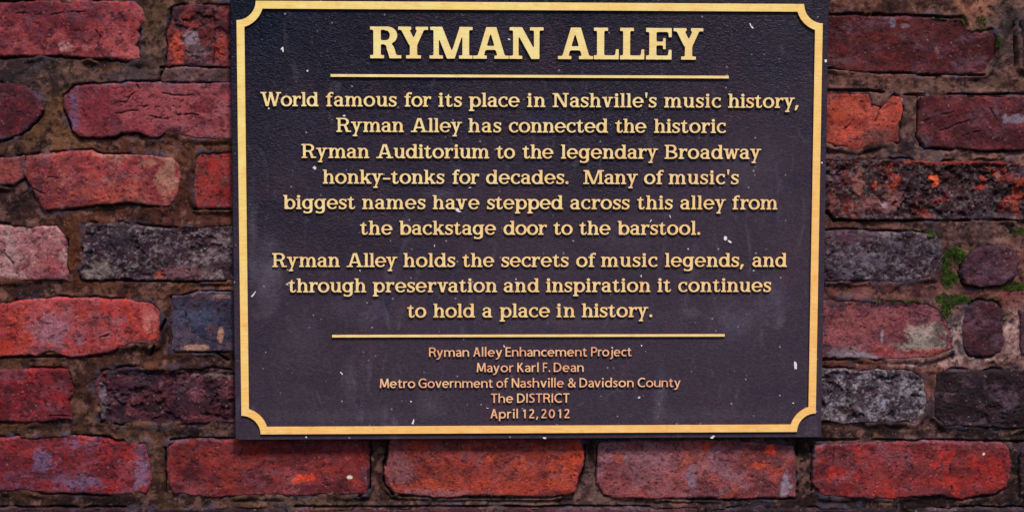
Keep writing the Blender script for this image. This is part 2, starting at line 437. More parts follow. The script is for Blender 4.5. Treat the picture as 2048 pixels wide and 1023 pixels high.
def contours(x, y, f):
    """zero level lines of f (inside < 0) as closed loops"""
    ny, nx = f.shape; f = np.where(f == 0, 1e-9, f); ins = f < 0
    nxt = {}
    def ex(j, i):  # point on horizontal edge (j,i)-(j,i+1)
        a, b = f[j, i], f[j, i + 1]; u = a / (a - b); return (x[i] + (x[i + 1] - x[i]) * u, y[j])
    def ey(j, i):
        a, b = f[j, i], f[j + 1, i]; u = a / (a - b); return (x[i], y[j] + (y[j + 1] - y[j]) * u)
    c = ins[:-1, :-1] * 1 + ins[:-1, 1:] * 2 + ins[1:, 1:] * 4 + ins[1:, :-1] * 8
    B, R, U, L = 0, 1, 2, 3
    tab = {1: [(B, L)], 2: [(R, B)], 3: [(R, L)], 4: [(U, R)], 5: [(B, L), (U, R)], 6: [(U, B)], 7: [(U, L)], 8: [(L, U)], 9: [(B, U)],
           10: [(R, B), (L, U)], 11: [(R, U)], 12: [(L, R)], 13: [(B, R)], 14: [(L, B)]}
    P = {}
    def key(j, i, e):
        k = [('h', j, i), ('v', j, i + 1), ('h', j + 1, i), ('v', j, i)][e]
        if k not in P: P[k] = ex(k[1], k[2]) if k[0] == 'h' else ey(k[1], k[2])
        return k
    for j, i in zip(*np.nonzero((c > 0) & (c < 15))):
        for a, b in tab[int(c[j, i])]: nxt[key(j, i, a)] = key(j, i, b)
    loops = []
    while nxt:
        k0, k = next(iter(nxt.items())); lp = [P[k0]]; del nxt[k0]
        while k != k0: lp.append(P[k]); k = nxt.pop(k)
        lp = simplify(lp, .0022)
        if len(lp) > 2: loops.append(lp)
    return loops

def simplify(lp, tol):
    P = np.array(lp); n = len(P)
    far = int(np.argmax(((P - P[0]) ** 2).sum(1)))
    def rdp(a, b):
        if b <= a + 1: return [a]
        A, Bp = P[a % n], P[b % n]; d = Bp - A; L = math.hypot(*d) + 1e-12
        Q = P[a + 1:b]; dist = np.abs((Q[:, 0] - A[0]) * d[1] - (Q[:, 1] - A[1]) * d[0]) / L
        m = int(np.argmax(dist))
        if dist[m] < tol: return [a]
        return rdp(a, a + 1 + m) + rdp(a + 1 + m, b)
    idx = rdp(0, far) + rdp(far, n)
    return [tuple(P[i % n]) for i in idx]

DEBUG = False
LAV = (128, 92, 118); BLU = (88, 80, 100)
# left of the plaque, top to bottom
brick([(XL, 5), (150, 3), (268, 3), (281, 18), (287, 42), (272, 62), (279, 78), (270, 92), (284, 112), (282, 121), (200, 118), (100, 112), (XL, 112)],
      (148, 56, 60), (172, 74, 74), (108, 44, 54), .30, .25, .8, spots=[SP(130, 92, 16, 10, (205, 140, 135), .8), SP(170, 95, 10, 8, (190, 110, 110), .7), SP(262, 100, 18, 16, (186, 92, 90), .8), SP(60, 20, 70, 9, (92, 42, 56), .9)],
      cracks=[[(10, 22), (90, 30), (170, 22)], [(190, 60), (200, 75), (196, 90)]], label='long pinkish red brick with a ragged right end')
brick([(345, 14), (400, 8), (540, 10), (540, 133), (460, 133), (333, 131), (338, 90), (333, 70), (340, 40)],
      (128, 48, 48), (150, 66, 58), (62, 42, 52), .45, .5, 1.3, spots=[SP(352, 95, 12, 34, (190, 72, 50), .9), SP(440, 95, 14, 30, (178, 66, 50), .8), SP(380, 75, 16, 14, (168, 150, 160), .7), SP(395, 100, 20, 16, (120, 104, 112), .6)],
      cracks=[[(425, 20), (430, 70), (424, 128)]], spall=.5)
brick([(330, 137), (360, 135), (540, 140), (540, 165), (322, 164), (324, 150)], (108, 74, 68), (86, 60, 60), (120, 96, 92), .3, .3, .5, label='thin slip of brown brick wedged in the joint')
brick([(XL, 166), (20, 167), (48, 172), (70, 185), (80, 200), (84, 218), (70, 240), (52, 258), (35, 270), (5, 276), (XL, 280)],
      (118, 44, 50), (100, 38, 46), (82, 36, 48), .3, .35, .8, rim=(76, 72, 92), rimw=7, label='dark red brick with a worn round end')
brick([(128, 192), (148, 174), (170, 168), (300, 167), (390, 168), (540, 168), (540, 279), (470, 279), (390, 279), (362, 272), (352, 262), (335, 262), (318, 273), (300, 276), (285, 268), (268, 262), (245, 264), (225, 271), (160, 274), (145, 262), (132, 232), (125, 212)],
      (150, 62, 68), (162, 78, 82), (128, 50, 58), .25, .12, .35, rim=BLU, rimw=11, spots=[SP(300, 215, 68, 40, (162, 76, 82), .9), SP(345, 265, 20, 10, (96, 52, 58), 1), SP(150, 215, 9, 40, (100, 88, 122), .8), SP(190, 215, 34, 40, (134, 44, 54), .8)],
      cracks=[[(277, 212), (300, 212), (320, 216), (345, 213)], [(240, 201), (252, 204), (262, 192), (270, 186)], [(232, 226), (255, 222), (275, 221)], [(268, 231), (300, 233), (335, 239)], [(325, 187), (350, 192), (388, 192)], [(350, 228), (375, 229), (398, 229)], [(272, 170), (277, 178)]],
      label='smooth pink brick with fine level cracks')
brick([(XL, 318), (0, 317), (46, 312), (50, 335), (48, 358), (28, 368), (XL, 366)], (150, 66, 60), (128, 66, 62), (100, 78, 84), .4, .3, .8, rim=BLU, rimw=5)
brick([(52, 312), (110, 307), (182, 301), (205, 311), (262, 310), (300, 312), (345, 316), (358, 330), (363, 355), (352, 392), (338, 411), (290, 408), (250, 404), (180, 412), (90, 421), (78, 400), (62, 372), (48, 350)],
      (164, 64, 62), (150, 58, 60), (182, 96, 86), .28, .25, 1.0, rim=(172, 118, 104), rimw=12, spots=[SP(335, 350, 22, 36, (186, 132, 112), .8), SP(75, 385, 16, 26, (92, 56, 66), .9), SP(210, 390, 60, 14, (186, 84, 66), .6), SP(300, 325, 26, 10, (160, 112, 96), .7)],
      cracks=[[(82, 358), (100, 355), (138, 356)], [(60, 365), (75, 372), (96, 368), (82, 385)], [(66, 378), (92, 388)]], lean=(0, .8), label='red brick with a pale tan right end')
brick([(400, 306), (460, 303), (540, 303), (540, 416), (396, 416), (388, 395), (390, 340), (393, 318)],
      (170, 46, 42), (150, 48, 46), (120, 60, 58), .3, .3, .7, rim=(134, 106, 96), rimw=6)
brick([(XL, 452), (60, 452), (112, 450), (126, 468), (130, 510), (131, 558), (60, 560), (XL, 562)],
      (166, 98, 100), (150, 76, 80), (186, 136, 134), .4, .25, .7, spots=[SP(20, 500, 22, 40, (186, 150, 148), .7), SP(110, 530, 16, 26, (168, 74, 78), .7)],
      cracks=[[(8, 506), (22, 522), (30, 534), (34, 560)], [(0, 512), (10, 500)]], label='pale pink brick with a forked black crack')
brick([(172, 452), (200, 448), (240, 445), (262, 450), (330, 458), (400, 452), (540, 448), (540, 559), (420, 560), (162, 558), (160, 540), (168, 500), (165, 470)],
      (70, 46, 54), (46, 30, 44), (122, 98, 100), .42, .45, 1.6, spots=[SP(200, 540, 32, 16, (140, 118, 112), .8), SP(370, 545, 60, 12, (122, 74, 80), .8), SP(318, 549, 12, 8, (156, 52, 34), .9), SP(240, 480, 50, 14, (46, 34, 50), .9)], spall=.6, grain=.5)
brick([(XL, 604), (0, 603), (90, 600), (180, 597), (260, 601), (300, 603), (318, 618), (322, 650), (312, 690), (270, 686), (240, 694), (205, 708), (140, 712), (100, 702), (70, 710), (XL, 714)],
      (170, 60, 58), (164, 86, 92), (180, 64, 50), .3, .18, .9, spots=[SP(110, 660, 50, 30, (176, 116, 132), .8), SP(300, 640, 16, 30, (214, 122, 116), .8), SP(90, 700, 30, 9, (84, 52, 60), .9), SP(20, 690, 40, 16, (186, 56, 36), .7), SP(285, 682, 34, 7, (96, 60, 60), .9), SP(250, 615, 50, 12, (190, 50, 44), .6)],
      cracks=[[(188, 672), (202, 674), (218, 669)], [(195, 675), (215, 672)]], label='bright coral red brick with a lilac bloom')
brick([(346, 594), (385, 590), (402, 584), (540, 585), (540, 704), (440, 701), (400, 702), (345, 700), (343, 660)],
      (66, 60, 78), (80, 54, 64), (46, 44, 66), .35, .2, .6, rim=(116, 100, 112), rimw=4, spots=[SP(400, 632, 50, 16, (66, 74, 100), .9), SP(400, 695, 26, 7, (206, 150, 128), .9), SP(442, 670, 5, 18, (212, 148, 122), .9), SP(440, 592, 20, 4, (180, 130, 116), .7)],
      cracks=[[(366, 610), (372, 630), (368, 660)]], label='slate blue half brick beside the plaque')
brick([(XL, 740), (60, 738), (132, 738), (140, 752), (144, 775), (138, 800), (141, 838), (60, 842), (XL, 842)],
      (128, 34, 42), (108, 32, 42), (156, 46, 54), .3, .35, .9, cracks=[[(58, 775), (52, 790), (48, 803)], [(80, 765), (84, 785), (92, 810)], [(100, 830), (140, 832)]])
brick([(192, 762), (205, 745), (255, 735), (330, 740), (400, 738), (540, 745), (540, 848), (440, 845), (350, 850), (240, 846), (200, 842), (200, 800), (188, 780)],
      (88, 40, 50), (118, 54, 60), (40, 26, 38), .5, .6, 2.2, spots=[SP(420, 750, 50, 10, (146, 110, 110), .7), SP(205, 800, 10, 30, (130, 112, 122), .7), SP(250, 745, 60, 8, (40, 34, 48), .9)], spall=.8, label='crumbling dark maroon brick')
brick([(XL, 875), (100, 874), (200, 874), (240, 884), (292, 886), (300, 930), (306, 960), (292, 986), (200, 988), (100, 986), (60, 980), (XL, 982)],
      (144, 44, 50), (122, 74, 100), (162, 52, 52), .35, .2, .7, spots=[SP(88, 920, 20, 26, (124, 96, 132), .8), SP(160, 965, 50, 12, (128, 92, 124), .8), SP(282, 950, 14, 34, (130, 108, 138), .8), SP(20, 890, 34, 12, (128, 34, 38), .7)])
# the course under the plaque
brick([(335, 890), (350, 882), (372, 880), (737, 876), (737, 970), (730, 985), (700, 990), (665, 984), (600, 992), (535, 989), (440, 992), (380, 990), (345, 988), (335, 965), (332, 920)],
      (130, 44, 46), (112, 42, 46), (142, 52, 44), .35, .22, .7, rim=(112, 82, 96), rimw=5, spots=[SP(615, 955, 18, 10, (226, 70, 46), 1), SP(592, 962, 9, 7, (224, 84, 58), 1), SP(380, 945, 14, 14, (70, 32, 34), .9), SP(425, 955, 12, 8, (84, 44, 50), .8), SP(500, 900, 60, 16, (150, 44, 32), .6), SP(705, 920, 30, 28, (142, 46, 42), .8), SP(700, 953, 4, 3, (255, 245, 235), 1), SP(640, 990, 60, 20, (100, 44, 50), .6)],
      cracks=[[(678, 885), (672, 905)]], label='dark red brick with an orange chip under the plaque')
brick([(784, 876), (980, 876), (1164, 876), (1168, 905), (1166, 930), (1154, 955), (1150, 985), (1080, 992), (960, 990), (880, 993), (790, 985), (772, 968), (768, 945), (776, 915)],
      (160, 62, 52), (144, 66, 64), (182, 70, 48), .35, .18, .6, spots=[SP(800, 930, 26, 44, (150, 92, 96), .7), SP(1150, 920, 16, 34, (192, 64, 44), .8), SP(850, 970, 40, 12, (190, 78, 54), .6), SP(1000, 975, 110, 14, (190, 66, 46), .5), SP(890, 985, 90, 7, (160, 104, 108), .7)],
      cracks=[[(1050, 885), (1046, 895), (1030, 898)]], out=.001, label='orange red brick with rounded corners')
brick([(1198, 884), (1300, 880), (1440, 880), (1590, 888), (1592, 940), (1590, 992), (1500, 996), (1400, 994), (1290, 996), (1235, 994), (1210, 985), (1195, 965), (1198, 920)],
      (146, 70, 70), (150, 96, 106), (162, 76, 66), .4, .2, .8, rim=(132, 108, 122), rimw=4, spots=[SP(1300, 940, 60, 40, (152, 104, 112), .5), SP(1385, 950, 8, 34, (138, 116, 138), .7), SP(1540, 900, 12, 9, (232, 68, 44), 1), SP(1512, 930, 18, 8, (206, 80, 50), .9), SP(1550, 945, 20, 24, (198, 78, 60), .7), SP(1410, 894, 6, 6, (224, 70, 46), 1), SP(1570, 965, 11, 26, (166, 144, 160), .9), SP(1555, 925, 14, 12, (70, 56, 62), .7)],
      label='dusty pink brick with orange and white scars')
brick([(1630, 890), (1700, 886), (1850, 884), (2010, 886), (2020, 905), (2022, 940), (2014, 975), (1990, 985), (1925, 998), (1880, 990), (1780, 996), (1700, 995), (1642, 990), (1626, 965), (1628, 920)],
      (138, 46, 46), (124, 50, 54), (176, 50, 44), .35, .2, .7, rim=(120, 98, 114), rimw=4, spots=[SP(1990, 945, 26, 36, (178, 46, 40), .8), SP(1900, 960, 80, 20, (168, 50, 44), .7), SP(1967, 906, 3, 3, (255, 240, 230), 1), SP(1860, 980, 40, 10, (116, 60, 68), .6)],
      cracks=[[(1900, 930), (1902, 980)], [(1668, 895), (1664, 930)]])
brick([(2042, 884), (2180, 884), (2180, 992), (2040, 990)], (64, 46, 44), (46, 36, 36), None, .4, .6, 1.2)
# tops of the next course down
for x0, x1, c in ((-128, 282, (70, 44, 48)), (306, 570, (60, 40, 42)), (596, 985, (106, 60, 66)), (1008, 1395, (96, 56, 60)), (1420, 1790, (52, 38, 42)), (1815, 2180, (50, 36, 38))):
    brick([(x0, 1017), (x1, 1016), (x1, 1128), (x0, 1128)], c, tuple(int(v * .8) for v in c), None, .4, .4, 1.0)
# right of the plaque, top to bottom
brick([(1560, 31), (1700, 30), (1820, 34), (1925, 38), (1938, 60), (1965, 68), (1985, 62), (1996, 85), (1992, 110), (1968, 148), (1880, 146), (1780, 144), (1700, 140), (1660, 132), (1560, 132)],
      (88, 30, 30), (76, 28, 32), (104, 40, 40), .3, .3, .8, spots=[SP(1787, 46, 7, 10, (120, 108, 126), .9), SP(1812, 52, 9, 5, (118, 104, 118), .8), SP(1875, 100, 5, 8, (140, 104, 104), .8), SP(1855, 76, 12, 4, (104, 70, 74), .7), SP(1700, 122, 50, 12, (108, 66, 70), .5)], label='deep oxblood brick at the upper right of the plaque')
brick([(2044, 40), (2180, 38), (2180, 136), (2046, 134)], (58, 48, 50), (44, 38, 42), None, .4, .5, 1.0)
brick([(1560, 183), (1700, 184), (1740, 183), (1744, 208), (1762, 212), (1790, 192), (1806, 198), (1806, 222), (1796, 250), (1796, 284), (1760, 284), (1738, 288), (1716, 299), (1690, 292), (1650, 286), (1560, 288)],
      (186, 72, 52), (172, 66, 52), (146, 68, 62), .25, .12, .5, spots=[SP(1755, 270, 40, 14, (110, 70, 66), .9), SP(1674, 215, 8, 12, (150, 56, 42), .6), SP(1700, 215, 40, 22, (200, 82, 56), .6)],
      cracks=[[(1762, 215), (1756, 230), (1750, 242)], [(1690, 256), (1700, 248)]], label='bright orange brick with a broken corner')
brick([(1842, 193), (1900, 191), (2180, 190), (2180, 302), (1960, 300), (1852, 294), (1838, 275), (1836, 220)],
      (104, 40, 44), (88, 34, 40), (122, 56, 60), .3, .35, .9, spots=[SP(2030, 238, 28, 8, (146, 128, 144), .9), SP(1992, 222, 5, 14, (120, 90, 100), .7), SP(1850, 280, 14, 12, (96, 76, 86), .7)],
      cracks=[[(1850, 240), (1900, 225), (1960, 205)], [(1880, 262), (1940, 240)], [(1900, 280), (1960, 262)], [(1980, 215), (1995, 240)]])
brick([(1560, 322), (1700, 320), (1900, 322), (2030, 322), (2048, 330), (2056, 380), (2052, 436), (1900, 437), (1760, 438), (1668, 438), (1656, 420), (1560, 420)],
      (64, 30, 30), (34, 19, 23), (172, 56, 32), .34, .55, 2.6, spots=[SP(1866, 357, 13, 12, (226, 98, 62), 1), SP(1770, 400, 36, 18, (144, 92, 92), .8), SP(1716, 370, 10, 26, (156, 96, 88), .8), SP(1728, 408, 12, 10, (150, 96, 96), .7), SP(1665, 400, 8, 22, (140, 74, 70), .8), SP(1960, 372, 12, 8, (196, 62, 36), .9), SP(2035, 400, 10, 34, (170, 64, 40), .8), SP(1870, 326, 150, 5, (150, 52, 36), .8), SP(1770, 408, 8, 7, (176, 140, 150), .8), SP(1960, 430, 90, 8, (46, 36, 48), .8)],
      spall=1.0, grain=.3, label='deeply eroded orange and black brick')
brick([(1560, 466), (1700, 462), (1800, 464), (1872, 468), (1886, 490), (1884, 520), (1868, 552), (1800, 562), (1700, 560), (1560, 562)],
      (62, 46, 58), (42, 28, 38), (96, 80, 92), .4, .45, 1.5, spots=[SP(1690, 475, 50, 10, (100, 60, 72), .7), SP(1715, 555, 10, 6, (20, 16, 20), .9), SP(1745, 520, 20, 16, (110, 98, 114), .7)], spall=.5, grain=.4, label='grey purple brick with mossy corner')
brick([(1948, 500), (1975, 492), (2004, 488), (2028, 500), (2040, 522), (2032, 548), (2000, 572), (1960, 574), (1932, 566), (1922, 545), (1930, 520)],
      (98, 54, 64), (64, 36, 48), (44, 30, 42), .35, .35, .9, rim=(48, 40, 50), rimw=10, out=.001, label='small rounded maroon brick ringed with moss')
brick([(2064, 476), (2180, 474), (2180, 570), (2062, 568)], (74, 52, 60), (60, 44, 52), None, .4, .5, 1.0)
brick([(1560, 602), (1680, 600), (1780, 600), (1850, 606), (1880, 618), (1892, 640), (1902, 668), (1904, 700), (1860, 716), (1780, 718), (1700, 716), (1560, 718)],
      (156, 84, 86), (140, 70, 74), (102, 72, 84), .3, .3, 1.2, spots=[SP(1700, 660, 60, 30, (166, 88, 88), .7), SP(1800, 640, 40, 20, (150, 78, 82), .7), SP(1740, 606, 110, 9, (48, 38, 46), .9), SP(1852, 672, 40, 36, (176, 158, 146), .9), SP(1700, 712, 60, 9, (160, 142, 150), .8), SP(1875, 668, 12, 30, (60, 54, 40), .8), SP(1768, 702, 22, 10, (150, 40, 28), .9), SP(1860, 702, 60, 8, (160, 44, 26), .8), SP(1690, 706, 36, 14, (132, 118, 130), .7), SP(1830, 692, 70, 8, (150, 134, 128), .8), SP(1700, 608, 12, 12, (148, 74, 54), .8), SP(1838, 645, 18, 6, (70, 44, 48), .9), SP(1764, 676, 4, 14, (176, 150, 160), .8)],
      label='pink brick with a white and rust coloured crust')
brick([(1934, 612), (1960, 602), (1990, 604), (2008, 622), (2006, 650), (2012, 680), (2004, 706), (1975, 714), (1940, 712), (1926, 694), (1924, 660), (1926, 632)],
      (82, 38, 46), (64, 30, 40), (46, 30, 42), .3, .25, .6, rim=(56, 46, 58), rimw=9, label='small dark maroon brick with a pale mortar rim')
brick([(2040, 620), (2180, 616), (2180, 712), (2044, 708)], (108, 72, 78), (84, 60, 66), None, .4, .4, 1.0)
brick([(1560, 742), (1700, 740), (1820, 740), (1846, 756), (1852, 790), (1850, 826), (1830, 846), (1760, 844), (1690, 846), (1655, 838), (1560, 842)],
      (84, 74, 84), (44, 34, 44), (140, 128, 136), .42, .5, 1.8, rim=(140, 126, 130), rimw=5, spots=[SP(1767, 808, 6, 10, (168, 168, 196), .9), SP(1690, 826, 10, 10, (176, 150, 150), .6), SP(1696, 820, 12, 10, (84, 62, 40), .7)], spall=.8, grain=.8, label='pitted grey brick below the crusted pink one')
brick([(1874, 745), (1920, 740), (2180, 738), (2180, 858), (1960, 852), (1890, 850), (1870, 830), (1868, 780)],
      (24, 18, 23), (18, 14, 19), (46, 36, 42), .25, .5, 1.4, rim=(64, 58, 66), rimw=4, spall=.4, label='nearly black sooty brick at the right edge')
# continuation of the courses beyond the frame, and the course above it
rr = random.Random(4)
def plain(x0, x1, y0, y1):
    j = lambda: rr.uniform(-4, 4)
    c = rr.choice([(140, 50, 52), (120, 44, 48), (156, 70, 68), (92, 52, 58)])
    brick([(x0 + j(), y0 + j()), ((x0 + x1) / 2, y0 + j()), (x1 + j(), y0 + j()), (x1 + j(), y1 + j()), ((x0 + x1) / 2, y1 + j()), (x0 + j(), y1 + j())], c, tuple(int(v * .85) for v in c), None, .3, .35, 1.0)
for (y0, y1) in ((8, 112), (170, 276), (318, 420), (454, 560), (604, 712), (742, 840), (878, 984), (1018, 1126)):
    plain(-420, -150, y0, y1); plain(2204, 2440, y0, y1)
for x0 in range(-420, 2400, 405): plain(x0, x0 + 380, -132, -22)
for x0 in range(-300, 2400, 405): plain(x0, x0 + 380, -275, -162)
for x0 in range(-420, 2400, 405): plain(x0, x0 + 380, 1160, 1275)

def wall_poly(p): return [at(x, y, 0) for x, y in p]
def sd_line(X, Z, pts):
    d = np.full(X.shape, 1e9)
    for (ax, ay), (bx, by) in zip(pts[:-1], pts[1:]):
        ex, ey = bx - ax, by - ay
        h = np.clip(((X - ax) * ex + (Z - ay) * ey) / (ex * ex + ey * ey + 1e-12), 0, 1)
        d = np.minimum(d, np.hypot(X - ax - ex * h, Z - ay - ey * h))
    return d
PXM = 0.000495                          # metres per photograph pixel at the wall
def outline(X, Z, poly, seed):
    """distance inside the brick's worn edge (positive = inside)"""
    return .0006 - sd_poly(X, Z, poly) + .0019 * fbm(X, Z, .024, seed, 6, .66) + .0007 * fbm(X, Z, .005, seed + 5, 3, .7)

wall = bpy.data.objects.new('brick_wall', None); S.collection.objects.link(wall)
wall.location = (0, 0, at(1024, 1000)[1] - .1)
wall['label'] = 'weathered red brick wall with wide brown mortar joints behind the plaque'; wall['category'] = 'wall'
BASE = Vector(wall.location)

def build_brick(i, b):
    P = wall_poly(b['poly']); xs, zs = [p[0] for p in P], [p[1] for p in P]
    vis = min(x for x, y in b['poly']) < 2060 and max(x for x, y in b['poly']) > -30 and 0 < max(y for x, y in b['poly']) and min(y for x, y in b['poly']) < 1030
    st = .00085 if vis else .004
    gx = np.arange(min(xs) - .003, max(xs) + .003, st); gz = np.arange(min(zs) - .003, max(zs) + .003, st)
    X, Z = np.meshgrid(gx, gz); sd_ = i * 11 + 3
    d = outline(X, Z, P, sd_)
    # height of the face
    r = .0024 + .0012 * smooth(-.4, .5, fbm(X, Z, .04, sd_ + 7, 2)); t = np.clip(d / r, 0, 1)
    h = -(1 - np.sqrt(np.clip(1 - (1 - t) ** 2, 0, 1))) * r * .9
    h = h + np.where(d < 0, d * 6.5, 0)
    inner = smooth(0, .006, d)
    rough = b['rough'] * .001
    h += inner * rough * (.9 * fbm(X, Z, .05, sd_ + 1, 3) + .55 * fbm(X, Z, .012, sd_ + 2, 4, .6)) + rough * .22 * fbm(X, Z, .004, sd_ + 4, 3, .7)
    h += b['out'] + ((i * 7919) % 13 - 6) * .00022
    cx, cz = (min(xs) + max(xs)) / 2, (min(zs) + max(zs)) / 2
    h += inner * ((X - cx) * b['lean'][0] + (Z - cz) * b['lean'][1]) * .02
    sp = np.zeros_like(X)
    if b['spall']:
        s1 = fbm(X, Z, .030, sd_ + 6, 5, .62); s2 = fbm(X, Z, .010, sd_ + 7, 4, .65)
        sp = smooth(.02, .20, s1 + .4 * s2)
        h -= inner * sp * .0028 * b['spall'] + inner * smooth(.1, .5, s2) * .0012 * b['spall']
    # clay colour: two firings mottled together, patches, soot, bloom at the rim, chips
    A, B, C = lin(b['a']), lin(b['b']), lin(b['c'])
    m = smooth(-.28, .30, fbm(X, Z, .034, sd_ + 8, 5, .62) + .45 * fbm(X, Z, .020, sd_ + 9, 4, .6, sx=4))[..., None]
    col = (A * (1 - m) + B * m) * .90 + lin((124, 90, 94)) * .10
    pat = smooth(.0, .22, fbm(X, Z, .015, sd_ + 10, 5, .66) - .42 + b['pc'])[..., None]
    col = col * (1 - pat) + C * pat
    def over(mask, c, k=1.0):
        nonlocal col
        w = np.clip(mask * k, 0, 1)[..., None]; col = col * (1 - w) + lin(c) * w
    jig = fbm(X, Z, .006, sd_ + 12, 4, .65)
    if b['rim']: over(smooth(1.0, .1, d / (b['rimw'] * PXM) + .9 * jig) * (.55 + .45 * smooth(-.4, .4, fbm(X, Z, .05, sd_ + 3, 2))), b['rim'], .75)
    else: over(smooth(1.0, .0, d / (5 * PXM) + .8 * jig) * smooth(-.1, .4, fbm(X, Z, .04, sd_ + 3, 2)), (104, 88, 102), .6)
    over(smooth(.05, .5, fbm(X, Z, .055, sd_ + 5, 4, .6)), tuple(int(v * k) for v, k in zip(b['a'], (.60, .58, .70))), .6)
    over(smooth(.05, .5, fbm(X, Z, .048, sd_ + 13, 4, .6)), tuple(min(255, int(v * .9 + w_)) for v, w_ in zip(b['a'], (30, 26, 30))), .45 if b['a'][0] > 105 else .12)
    over(smooth(.05, .45, fbm(X, Z, .011, sd_ + 4, 5, .7, sx=1.8)), (134, 98, 116), .22 + .1 * (b['a'][0] < 100))
    over(smooth(.05, .45, fbm(X, Z, .009, sd_ + 11, 5, .7)), tuple(min(255, int(v * k)) for v, k in zip(b['a'], (1.14, 1.04, 1.0))), .5)
    over(smooth(.05, .40, fbm(X, Z, .013, sd_ + 2, 5, .7, sx=2.5)), tuple(int(v * k) for v, k in zip(b['a'], (.66, .62, .74))), .6)
    so = smooth(.12, .5, fbm(X, Z, .009, sd_ + 14, 5, .7) - .35 + b['soot'])
    over(so, (54, 32, 38), .5)
    if b['spall']: over(sp * smooth(-.3, .3, jig), (50, 32, 38), .45 * b['spall'])
    if b['grain']: over(smooth(.15, .45, fbm(X, Z, .0035, sd_ + 15, 3, .7)), (158, 144, 146), .8 * b['grain']); over(smooth(.15, .4, fbm(X, Z, .0045, sd_ + 2, 3, .7)), (36, 28, 38), .8 * b['grain'])
    for (x, y, rx, ry, c, s) in b['spots']:
        px, pz = at(x, y); e = np.hypot((X - px) / (rx * PXM), (Z - pz) / (ry * PXM))
        over(smooth(1.25, .65, e + .6 * jig + .35 * fbm(X, Z, .012, sd_ + 13, 3)), c, s * (.95 if s >= 1 else .78))
    pin = smooth(.55, .75, fbm(X, Z, .0032, sd_ + 9, 2)); over(pin, (50, 26, 32), .5); h -= pin * inner * .0006
    for ck in b['cracks']:
        L_ = [at(x, y) for x, y in ck]
        dd = sd_line(X + .0008 * jig, Z + .0013 * fbm(X, Z, .010, sd_ + 1, 4, .6), L_)
        w = smooth(.0010, .0003, dd + .0003 * jig) * smooth(-.45, .05, fbm(X, Z, .012, sd_ + 6, 3)); h -= w * .0014; over(w, (40, 24, 30), .75)
    keep = (d > -.0024)
    kc = keep[:-1, :-1] & keep[1:, :-1] & keep[:-1, 1:] & keep[1:, 1:]
    idx = np.arange(X.size).reshape(X.shape)
    q = np.stack([idx[:-1, :-1], idx[:-1, 1:], idx[1:, 1:], idx[1:, :-1]], -1)[kc]
    used = np.unique(q); remap = np.full(X.size, -1); remap[used] = np.arange(len(used))
    V = np.stack([X.ravel() - cx, -h.ravel(), Z.ravel() - cz], 1)[used]
    me = grid_mesh('brick', V, remap[q], col.reshape(-1, 3)[used])
    o = link('brick', me, [M_BRICK], wall, Vector((cx, 0, cz)) - BASE)
    if b['label']: o['label'] = b['label']
    b['P'] = P; b['seed'] = sd_
for i, b in enumerate(BR): build_brick(i, b)

# mortar: one rough sheet between and behind the bricks
MORT = [  # colour of the mortar, by place
    (200, 140, (112, 84, 66)), (120, 150, (90, 78, 58)), (230, 150, (108, 86, 60)), (110, 240, (112, 84, 56)), (100, 130, (70, 68, 84)), (330, 30, (96, 78, 58)), (300, 110, (78, 66, 62)), (10, 140, (74, 66, 68)),
    (260, 290, (96, 60, 46)), (380, 290, (100, 66, 50)), (375, 360, (78, 46, 34)), (20, 400, (66, 48, 44)), (150, 435, (92, 60, 44)), (350, 435, (84, 52, 44)), (145, 500, (96, 58, 36)), (140, 540, (88, 52, 30)),
    (60, 580, (82, 52, 42)), (240, 580, (104, 72, 56)), (400, 572, (112, 74, 52)), (330, 650, (62, 40, 34)), (250, 718, (96, 66, 50)), (60, 728, (98, 70, 52)), (420, 720, (58, 38, 38)), (165, 790, (84, 58, 44)),
    (60, 860, (84, 62, 44)), (280, 865, (100, 76, 56)), (420, 866, (50, 32, 34)), (318, 930, (96, 72, 54)), (200, 1002, (50, 36, 34)), (480, 1006, (86, 68, 56)), (560, 1008, (108, 90, 74)), (755, 920, (78, 58, 50)), (800, 1005, (72, 58, 52)), (980, 1005, (96, 84, 80)),
    (1180, 930, (96, 80, 76)), (1160, 975, (116, 96, 90)), (1100, 1008, (100, 84, 78)), (1300, 1008, (76, 62, 60)), (1500, 1006, (52, 44, 48)), (1605, 930, (48, 38, 40)), (1800, 1012, (40, 30, 32)), (2030, 940, (56, 48, 44)),
    (1700, 12, (106, 76, 62)), (1850, 16, (92, 66, 56)), (1960, 20, (150, 110, 88)), (2010, 50, (70, 68, 66)), (2010, 120, (104, 88, 82)), (1980, 130, (72, 66, 72)), (1750, 158, (116, 84, 74)), (1950, 165, (110, 84, 76)), (2030, 160, (128, 100, 84)),
    (1822, 230, (116, 94, 82)), (1818, 270, (84, 74, 80)), (1700, 308, (104, 76, 70)), (1900, 308, (126, 104, 98)), (2000, 310, (140, 110, 96)), (1720, 452, (116, 84, 70)), (1950, 452, (106, 88, 84)), (1905, 490, (98, 78, 72)),
    (1700, 582, (120, 80, 78)), (1850, 582, (112, 76, 72)), (1990, 586, (118, 70, 64)), (1912, 690, (150, 126, 122)), (2024, 690, (150, 124, 122)), (1912, 650, (124, 104, 92)), (1970, 722, (150, 126, 120)), (1700, 728, (98, 64, 58)), (1860, 728, (128, 88, 78)), (1990, 726, (82, 54, 50)), (1860, 770, (124, 80, 70)),
    (1864, 810, (120, 110, 116)), (1700, 858, (96, 74, 68)), (1830, 858, (120, 96, 88)), (1780, 866, (50, 40, 40)), (1910, 862, (104, 90, 92)), (1990, 866, (70, 58, 56)), (1650, 500, (104, 66, 60)), (1648, 800, (90, 52, 46))]
